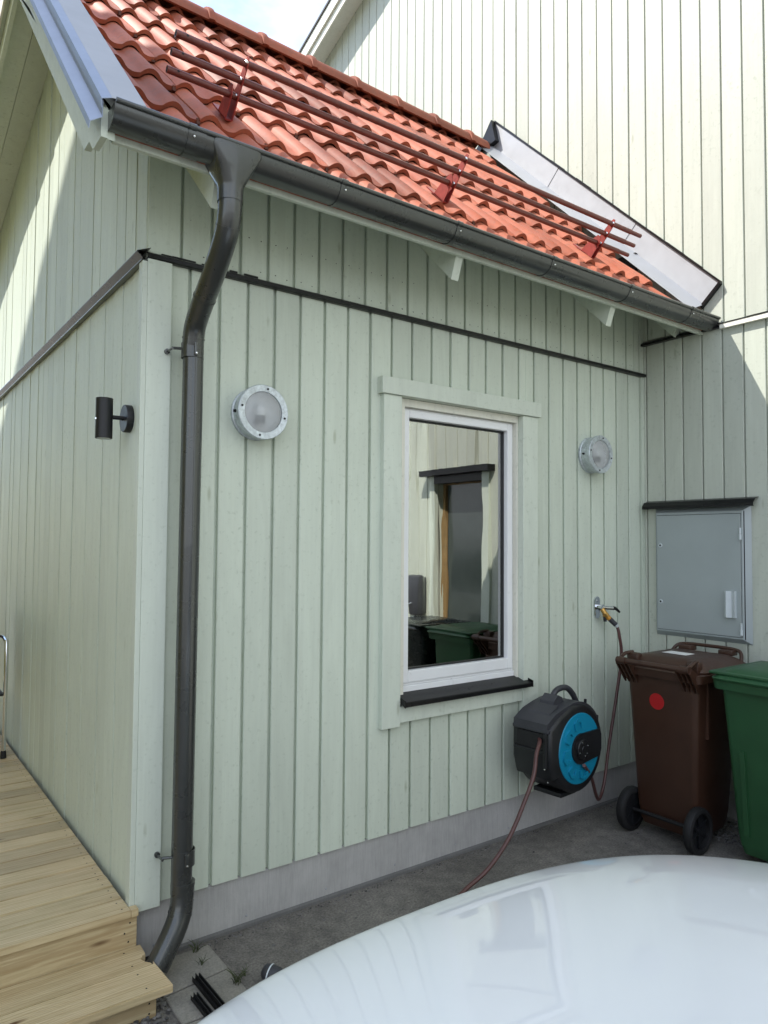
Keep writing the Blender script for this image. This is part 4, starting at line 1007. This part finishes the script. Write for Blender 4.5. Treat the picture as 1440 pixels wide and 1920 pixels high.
    if kind == 'brown':
        b = nb(); mm_ = frame((0.0205, 0.028, 0.775), (-1, 0, -0.05), (0, 0, 1)); lathe(b, [(0, 0.0012), (0.046, 0.001), (0.046, 0.0)], mm_, 36); obj('sticker', b, REDSTK, T, local=True, label='round red sticker')
        b = nb(); hexa(b, [(0.20, -0.05, 1.0295), (0.20, 0.10, 1.0295), (0.30, 0.10, 1.0295), (0.30, -0.05, 1.0295), (0.20, -0.05, 1.0305), (0.20, 0.10, 1.0305), (0.30, 0.10, 1.0305), (0.30, -0.05, 1.0305)]); obj('sticker', b, WHITESTK, T, local=True, label='white label on the lid')
    if kind == 'brown': T.scale = (0.95, 1.0, 1.0)
    if kind == 'green':
        b = nb()
        for (y0_, y1_) in ((-0.135, -0.11), (0.11, 0.135)): hexa(b, [(0.43, y0_, 0.16), (0.447, y0_, 0.16), (0.447, y1_, 0.16), (0.43, y1_, 0.16), (0.46, y0_, 0.60), (0.488, y0_, 0.60), (0.488, y1_, 0.60), (0.46, y1_, 0.60)])
        obj('back_rib', b, M_, T, local=True)
    return T
bin_('wheelie_bin', 'brown wheeled bin with a round red sticker, below the meter cabinet', (2.755, -0.535, 0), 0, BROWNBIN, 'brown', 'wheeled rubbish bins by the wall')
bin_('wheelie_bin', 'green wheeled bin at the right edge beside the brown one', (3.285, -1.10, 0), R(180), GREENBIN, 'green', 'wheeled rubbish bins by the wall')
bin_('wheelie_bin', 'black wheeled bin with a glossy lid, mirrored in the window', (3.285, -1.68, 0), R(180), BLACKBIN, 'green', 'wheeled rubbish bins by the wall')

# ================================================================== timber deck and step
T = thing('timber_deck', 'treated pine deck with one step beside the green side wall', 'deck', (-1.2, 2.0, 0))
b = nb()
y = -0.062; i = 0
while y < 6.0:
    w = 0.1155; x = -0.0235
    t_ = random.uniform(0.88, 1.10); dz = random.uniform(-0.001, 0.001)
    tt = bmesh.new(); tt.loops.layers.color.new('tint'); hexa(tt, [(-3.1, y, 0.222+dz), (x, y, 0.222+dz), (x, y+w, 0.222+dz), (-3.1, y+w, 0.222+dz), (-3.1, y, 0.25+dz), (x, y, 0.25+dz), (x, y+w, 0.25+dz), (-3.1, y+w, 0.25+dz)])
    bmesh.ops.bevel(tt, geom=tt.edges[:], offset=0.003, segments=2, affect='EDGES'); merge(b, tt, t_)
    for xx in (-0.055, -0.60, -1.2):
        for yy in (y+0.028, y+w-0.028): lathe(b, [(0, 0.2506+dz), (0.0035, 0.2506+dz)], Matrix.Translation((xx+random.uniform(-.006, .006), yy, 0)), 8, 1, 1)
    y += 0.1235; i += 1
# first board reaches the front of the corner board
box(b, -0.024, 0.004, -0.062, -0.024, 0.222, 0.250, 1.0, bev=.002)
obj('decking', b, [DECK, RUBBER], T)
b = nb(); box(b, -3.1, 0.002, -0.050, -0.028, 0.10, 0.2215, 0.95, bev=.002); box(b, -3.1, -0.03, 0.0, 0.02, 0.0, 0.2, 0.7)
for xx, zz in ((-0.025, 0.20), (-0.03, 0.13), (-0.045, 0.165), (-0.60, 0.20), (-0.6, 0.13)): lathe(b, [(0, 0.001), (0.0035, 0.001)], frame((xx, -0.050, zz), (0, -1, 0)), 8, 1, 1)
obj('riser', b, [DECK, RUBBER], T)
b = nb(); SZ = 0.108
for (y0_, y1_, t_, notch) in ((-0.212, -0.051, 0.97, True), (-0.372, -0.215, 1.04, False)):
    if notch: poly = [(-3.1, y0_), (0.012, y0_), (0.010, -0.195), (-0.010, -0.180), (-0.018, -0.155), (-0.006, -0.135), (0.012, -0.128), (0.016, y1_), (-3.1, y1_)]
    else: poly = [(-3.1, y0_), (0.030, y0_), (0.020, y1_+0.03), (0.012, y1_), (-3.1, y1_)]
    tt = bmesh.new(); tt.loops.layers.color.new('tint'); prism(tt, poly, lambda p, t: (p[0], p[1], t), SZ-0.030, SZ)
    bmesh.ops.bevel(tt, geom=tt.edges[:], offset=0.003, segments=2, affect='EDGES'); merge(b, tt, t_)
    for xx in (-0.055, -0.62):
        for yy in (y0_+0.03, y1_-0.03): lathe(b, [(0, SZ+0.0006), (0.0035, SZ+0.0006)], Matrix.Translation((xx, yy, 0)), 8, 1, 1)
obj('step_tread', b, [DECK, RUBBER], T)
b = nb(); box(b, -3.1, -0.020, -0.345, -0.322, 0.0, 0.0775, 0.9, bev=.002); box(b, -0.045, -0.021, -0.321, -0.06, 0.0, 0.0775, 0.9)
for zz in (0.02, 0.055): lathe(b, [(0, 0.001), (0.0035, 0.001)], frame((-0.045, -0.345, zz), (0, -1, 0)), 8, 1, 1)
obj('step_riser', b, [DECK, RUBBER], T)

# garden chair far left on the deck
T = thing('garden_chair', 'metal framed garden chair on the deck at the left edge', 'chair', (-0.35, 2.60, 0.25))
b = nb()
cx, cyy, cz = -0.364, 2.60, 0.25
for s_ in (-1, 1):
    X = cx+s_*0.26
    tube(b, catmull([(X, cyy-0.24, cz+0.012), (X, cyy-0.25, cz+0.30), (X, cyy-0.25, cz+0.70), (X, cyy-0.20, cz+0.76), (X, cyy+0.0, cz+0.76), (X, cyy+0.28, cz+0.70)], 6), 0.0125, 10)
    tube(b, [(X, cyy+0.22, cz+0.40), (X, cyy-0.25, cz+0.40)], 0.010, 8)
    tube(b, catmull([(X, cyy+0.30, cz+0.012), (X, cyy+0.22, cz+0.40), (X, cyy+0.33, cz+0.95)], 6), 0.0125, 10)
tube(b, [(cx-0.26, cyy+0.22, cz+0.40), (cx+0.26, cyy+0.22, cz+0.40)], 0.010, 8)
obj('chair_frame', b, CHROME, T, smooth=40)
b = nb(); box(b, cx-0.25, cx+0.25, cyy-0.24, cyy+0.22, cz+0.40, cz+0.415, bev=.004); obj('seat', b, RUBBER, T)
b = nb(); hexa(b, [(cx-.25, cyy+.23, cz+.45), (cx+.25, cyy+.23, cz+.45), (cx+.25, cyy+.33, cz+.95), (cx-.25, cyy+.33, cz+.95), (cx-.25, cyy+.24, cz+.45), (cx+.25, cyy+.24, cz+.45), (cx+.25, cyy+.34, cz+.95), (cx-.25, cyy+.34, cz+.95)]); obj('backrest', b, RUBBER, T)
for s_ in (-1, 1):
    b = nb(); lathe(b, [(0.0, 0), (0.019, 0), (0.017, 0.04), (0.013, 0.05)], Matrix.Translation((cx+s_*0.26, cyy-0.24, cz+0.001)), 12); obj('foot', b, RUBBER, T, smooth=40)

# ================================================================== small things on the ground
def strip(a, c, w, h, name, label, z=0.014, mat_=None):
    b = nb(); a = Vector(a); c = Vector(c); d = (c-a).normalized(); n_ = Vector((-d.y, d.x, 0))
    prof = [(-w/2, 0), (w/2, 0), (w/2, h), (w*0.38, h), (w*0.34, h*0.3), (w*0.05, h*0.25), (0.0, h*1.15), (-w*0.08, h*1.15), (-w*0.1, h*0.3), (-w*0.4, h*0.35), (-w/2, h*0.9)]
    t_ = bmesh.new(); t_.loops.layers.color.new('tint')
    prism(t_, prof, lambda p, s: tuple(a+d*s+n_*p[0]+Vector((0, 0, z+p[1]))), 0, (c-a).length)
    merge(b, t_); return tag(obj(name, b, mat_ or RUBBER), label, 'trim strip', 'black trim offcuts beside the step')
strip((0.165, -0.245, 0), (0.175, -0.85, 0), 0.030, 0.022, 'trim_strip', 'longer black rubber trim strip lying on the slab')
strip((0.118, -0.345, 0), (0.128, -0.85, 0), 0.026, 0.018, 'trim_strip', 'shorter black rubber trim strip nearer the step')
b = nb(); MC = frame((0.40, -0.400, 0.03), (-0.5, 0.75, 0.15))
lathe(b, [(0, 0.035), (0.018, 0.034), (0.028, 0.025), (0.032, 0.008), (0.032, -0.03), (0.026, -0.045), (0, -0.05)], MC, 24)
o = thing('rounded_cap', 'small dark rounded plastic cap lying on the grit beside the car', 'cap', (0.40, -0.40, 0))
obj('shell', b, SLATEPL, o, smooth=45)
b = nb(); lathe(b, [(0.0325, 0.006), (0.0335, 0.006), (0.0335, 0.001), (0.0325, 0.001)], MC, 24); obj('rim', b, PALEPLASTIC, o, smooth=45)
def weed(x, y, h, n, label):
    b = nb()
    for i in range(n):
        a = random.uniform(0, 6.28); ln = h*random.uniform(.5, 1.1); bend = random.uniform(.2, .8)*ln; w = random.uniform(.0009, .0018)
        pts = [Vector((x+random.uniform(-.012, .012), y+random.uniform(-.012, .012), 0.0))]
        for k in range(1, 6):
            s_ = k/5; pts.append(pts[0]+Vector((math.cos(a)*bend*s_*s_, math.sin(a)*bend*s_*s_, ln*s_*(1-0.25*s_))))
        tube(b, pts, [w*1.2, w, w, w*.9, w*.7, w*.25], 4)
    tag(obj('weed', b, LEAF, smooth=60), label, 'weed', 'weeds in the paving joints')
weed(0.235, -0.055, 0.07, 16, 'thin weed growing at the foot of the plinth beside the downpipe')
weed(0.225, -0.155, 0.055, 12, 'small weed between the slab and the grit')
weed(0.285, -0.35, 0.085, 20, 'grass tuft beside the black trim strips')
weed(0.33, -0.30, 0.04, 9, 'tiny weed in the grit between tuft and wall')

# ================================================================== car
XC = 0.10; YN = -1.575
CAR = thing('parked_car', 'glossy white car parked nose to the wall, bonnet filling the lower right', 'car', (XC, YN-2.3, 0))
HWD = 0.93; LEN = 4.6
def nose_y(dx):                        # plan outline of the nose
    a = min(abs(dx)/HWD, 1.0); return YN-0.66*(1-(1-a**2.6)**(1/2.1))
outline = []
M1 = 150
for k in range(M1+1):
    th = -math.pi/2+math.pi*k/M1
    dx = -HWD*math.copysign(abs(math.sin(th))**0.82, math.sin(th)) if False else HWD*math.sin(th)
    outline.append(Vector((XC+dx, nose_y(dx), 0)))
ysd = [YN-0.70-0.07*i for i in range(0, 48)]
right = [Vector((XC+HWD, y_, 0)) for y_ in ysd]; left = [Vector((XC-HWD, y_, 0)) for y_ in ysd][::-1]
tail = [Vector((XC+HWD*math.cos(math.pi*k/16), YN-LEN+0.45-0.40*math.sin(math.pi*k/16)**0.6, 0)) for k in range(1, 16)]
outline = outline+right+tail+left
def spine(p):
    y_ = min(max(p.y, YN-LEN+0.9), YN-1.45); return Vector((XC, y_, 0))
def hood(y_):
    s_ = min(max(YN-y_, 0.0), 1.25)
    return 0.832+0.07*s_+0.124*(1-math.exp(-s_/0.27))
def odist(q):
    best = 9.0
    for i in range(len(outline)):
        a, c = outline[i], outline[(i+1) % len(outline)]; e = c-a; l2 = e.length_squared
        t_ = 0 if l2 < 1e-12 else max(0, min(1, (q-a).dot(e)/l2)); best = min(best, (q-a-e*t_).length)
    return best
b = nb(); rings = []
ER = 0.10
for f in [1.0, 0.95, 0.9, 0.85, 0.8, 0.75, 0.7, 0.65, 0.6, 0.55, 0.5, 0.46, 0.42, 0.385, 0.35, 0.32, 0.29, 0.26, 0.235, 0.21, 0.19, 0.17, 0.15, 0.135, 0.12, 0.105, 0.09, 0.078, 0.067, 0.056, 0.046, 0.037, 0.029, 0.022, 0.016, 0.011, 0.007, 0.003, 0.0]:
    rg = []
    for p in outline:
        c_ = spine(p); q = p+(c_-p)*f; d = odist(q) if f < 0.36 else 9.0
        e_ = max(0.0, 1-d/ER); dr_ = ER*(1-(1-e_**2.6)**(1/2.1))
        cr_ = 0.105*abs((q.x-XC)/HWD)**2.6
        rg.append(b.verts.new((q.x, q.y, hood(q.y)-cr_-dr_*0.9)))
    rings.append(rg)
for (dz, ins) in ((0.55, 0.0), (0.46, 0.005), (0.36, 0.0), (0.28, 0.02), (0.22, 0.05)):
    rings.append([b.verts.new((p.x+(spine(p)-p).normalized().x*ins, p.y+(spine(p)-p).normalized().y*ins, dz)) for p in outline])
n = len(outline); fs = []
for A, B2 in zip(rings[:-1], rings[1:]):
    for k in range(n): fs.append(b.faces.new((A[k], A[(k+1) % n], B2[(k+1) % n], B2[k])))
fs.append(b.faces.new(rings[-1])); paint(b, fs, 1)
bmesh.ops.remove_doubles(b, verts=b.verts[:], dist=0.0005)
obj('body', b, CARPAINT, CAR, smooth=60)
b = nb(); secs = []
for (y_, hw0, hw1, zt) in ((YN-1.42, 0.66, 0.60, 0.93), (YN-1.75, 0.72, 0.60, 1.20), (YN-2.15, 0.76, 0.58, 1.43), (YN-2.8, 0.78, 0.57, 1.47), (YN-3.5, 0.76, 0.55, 1.40), (YN-4.05, 0.70, 0.54, 1.10), (YN-4.25, 0.66, 0.54, 0.96)):
    secs.append([(XC+sx_*w_, y_, z_) for sx_, w_, z_ in ((-1, hw0, 0.90), (-1, (hw0+hw1)/2+.02, (0.9+zt)/2), (-1, hw1, zt-0.03), (-1, hw1-0.10, zt), (0, 0, zt+0.015), (1, hw1-0.10, zt), (1, hw1, zt-0.03), (1, (hw0+hw1)/2+.02, (0.9+zt)/2), (1, hw0, 0.90))])
    secs[-1] = [(x_, yy_, z_+0.12) for x_, yy_, z_ in secs[-1]]
rg = [[b.verts.new(p) for p in s_] for s_ in secs]; fs = []
for A, B2 in zip(rg[:-1], rg[1:]):
    for k in range(8): fs.append(b.faces.new((A[k], A[k+1], B2[k+1], B2[k])))
fs.append(b.faces.new(rg[0])); fs.append(b.faces.new(rg[-1][::-1])); paint(b, fs, 1)
obj('glasshouse', b, CARGLASS, CAR, smooth=50)
for sx_ in (-1, 1):
    for y_ in (YN-0.88, YN-3.75):
        b = nb(); MW = frame((XC+sx_*0.76, y_, 0.335), (sx_, 0, 0), (0, 0, 1))
        lathe(b, [(0.22, 0.0), (0.32, 0.0), (0.335, 0.03), (0.335, 0.17), (0.32, 0.195), (0.24, 0.2), (0.23, 0.18)], MW, 40); wh = obj('wheel', b, RUBBER, CAR, smooth=35)
        b = nb(); lathe(b, [(0, 0.17), (0.06, 0.18), (0.07, 0.15), (0.21, 0.16), (0.235, 0.19), (0.235, 0.0)], MW, 30); obj('rim', b, GALV, wh, smooth=35)
    b = nb()
    pts = []
    for k in range(9):
        dx = sx_*(0.50+0.38*k/8); pts.append((XC+dx, nose_y(dx)))
    lo = [b.verts.new((x, y_+0.004, 0.60)) for x, y_ in pts]; hi = [b.verts.new((x, y_+0.002, 0.66)) for x, y_ in pts]
    paint(b, [b.faces.new((lo[k], lo[k+1], hi[k+1], hi[k])) for k in range(8)], 1); obj('headlight', b, CARGLASS, CAR, smooth=60)
    if sx_ > 0:
        b = nb(); box(b, XC+0.80, XC+1.00, YN-1.80, YN-1.70, 1.0, 1.13, bev=0.03); obj('mirror', b, CARPAINT, CAR, smooth=60)

# ================================================================== loose screws, bolts and ribs become objects of their own
def split_loose(o):
    bm = bmesh.new(); bm.from_mesh(o.data); left = set(bm.verts); groups = []
    while left:
        st = [left.pop()]; g = set(st)
        while st:
            v = st.pop()
            for e in v.link_edges:
                w = e.other_vert(v)
                if w in left: left.discard(w); g.add(w); st.append(w)
        groups.append({v.index for v in g})
    bm.free()
    if len(groups) < 2: return
    base = o.name.split('.')[0]
    for g in groups[1:]:
        c = bpy.data.objects.new(base, o.data.copy()); link(c); c.parent = o.parent; c.matrix_parent_inverse = o.matrix_parent_inverse; c.matrix_basis = o.matrix_basis
        k = bmesh.new(); k.from_mesh(c.data); bmesh.ops.delete(k, geom=[v for v in k.verts if v.index not in g], context='VERTS'); k.to_mesh(c.data); k.free()
    k = bmesh.new(); k.from_mesh(o.data); bmesh.ops.delete(k, geom=[v for v in k.verts if v.index not in groups[0]], context='VERTS'); k.to_mesh(o.data); k.free()
for o in list(S.objects):
    if o.type == 'MESH' and o.name.split('.')[0] in ('plinth_screw', 'bolt', 'screw', 'back_rib'): split_loose(o)
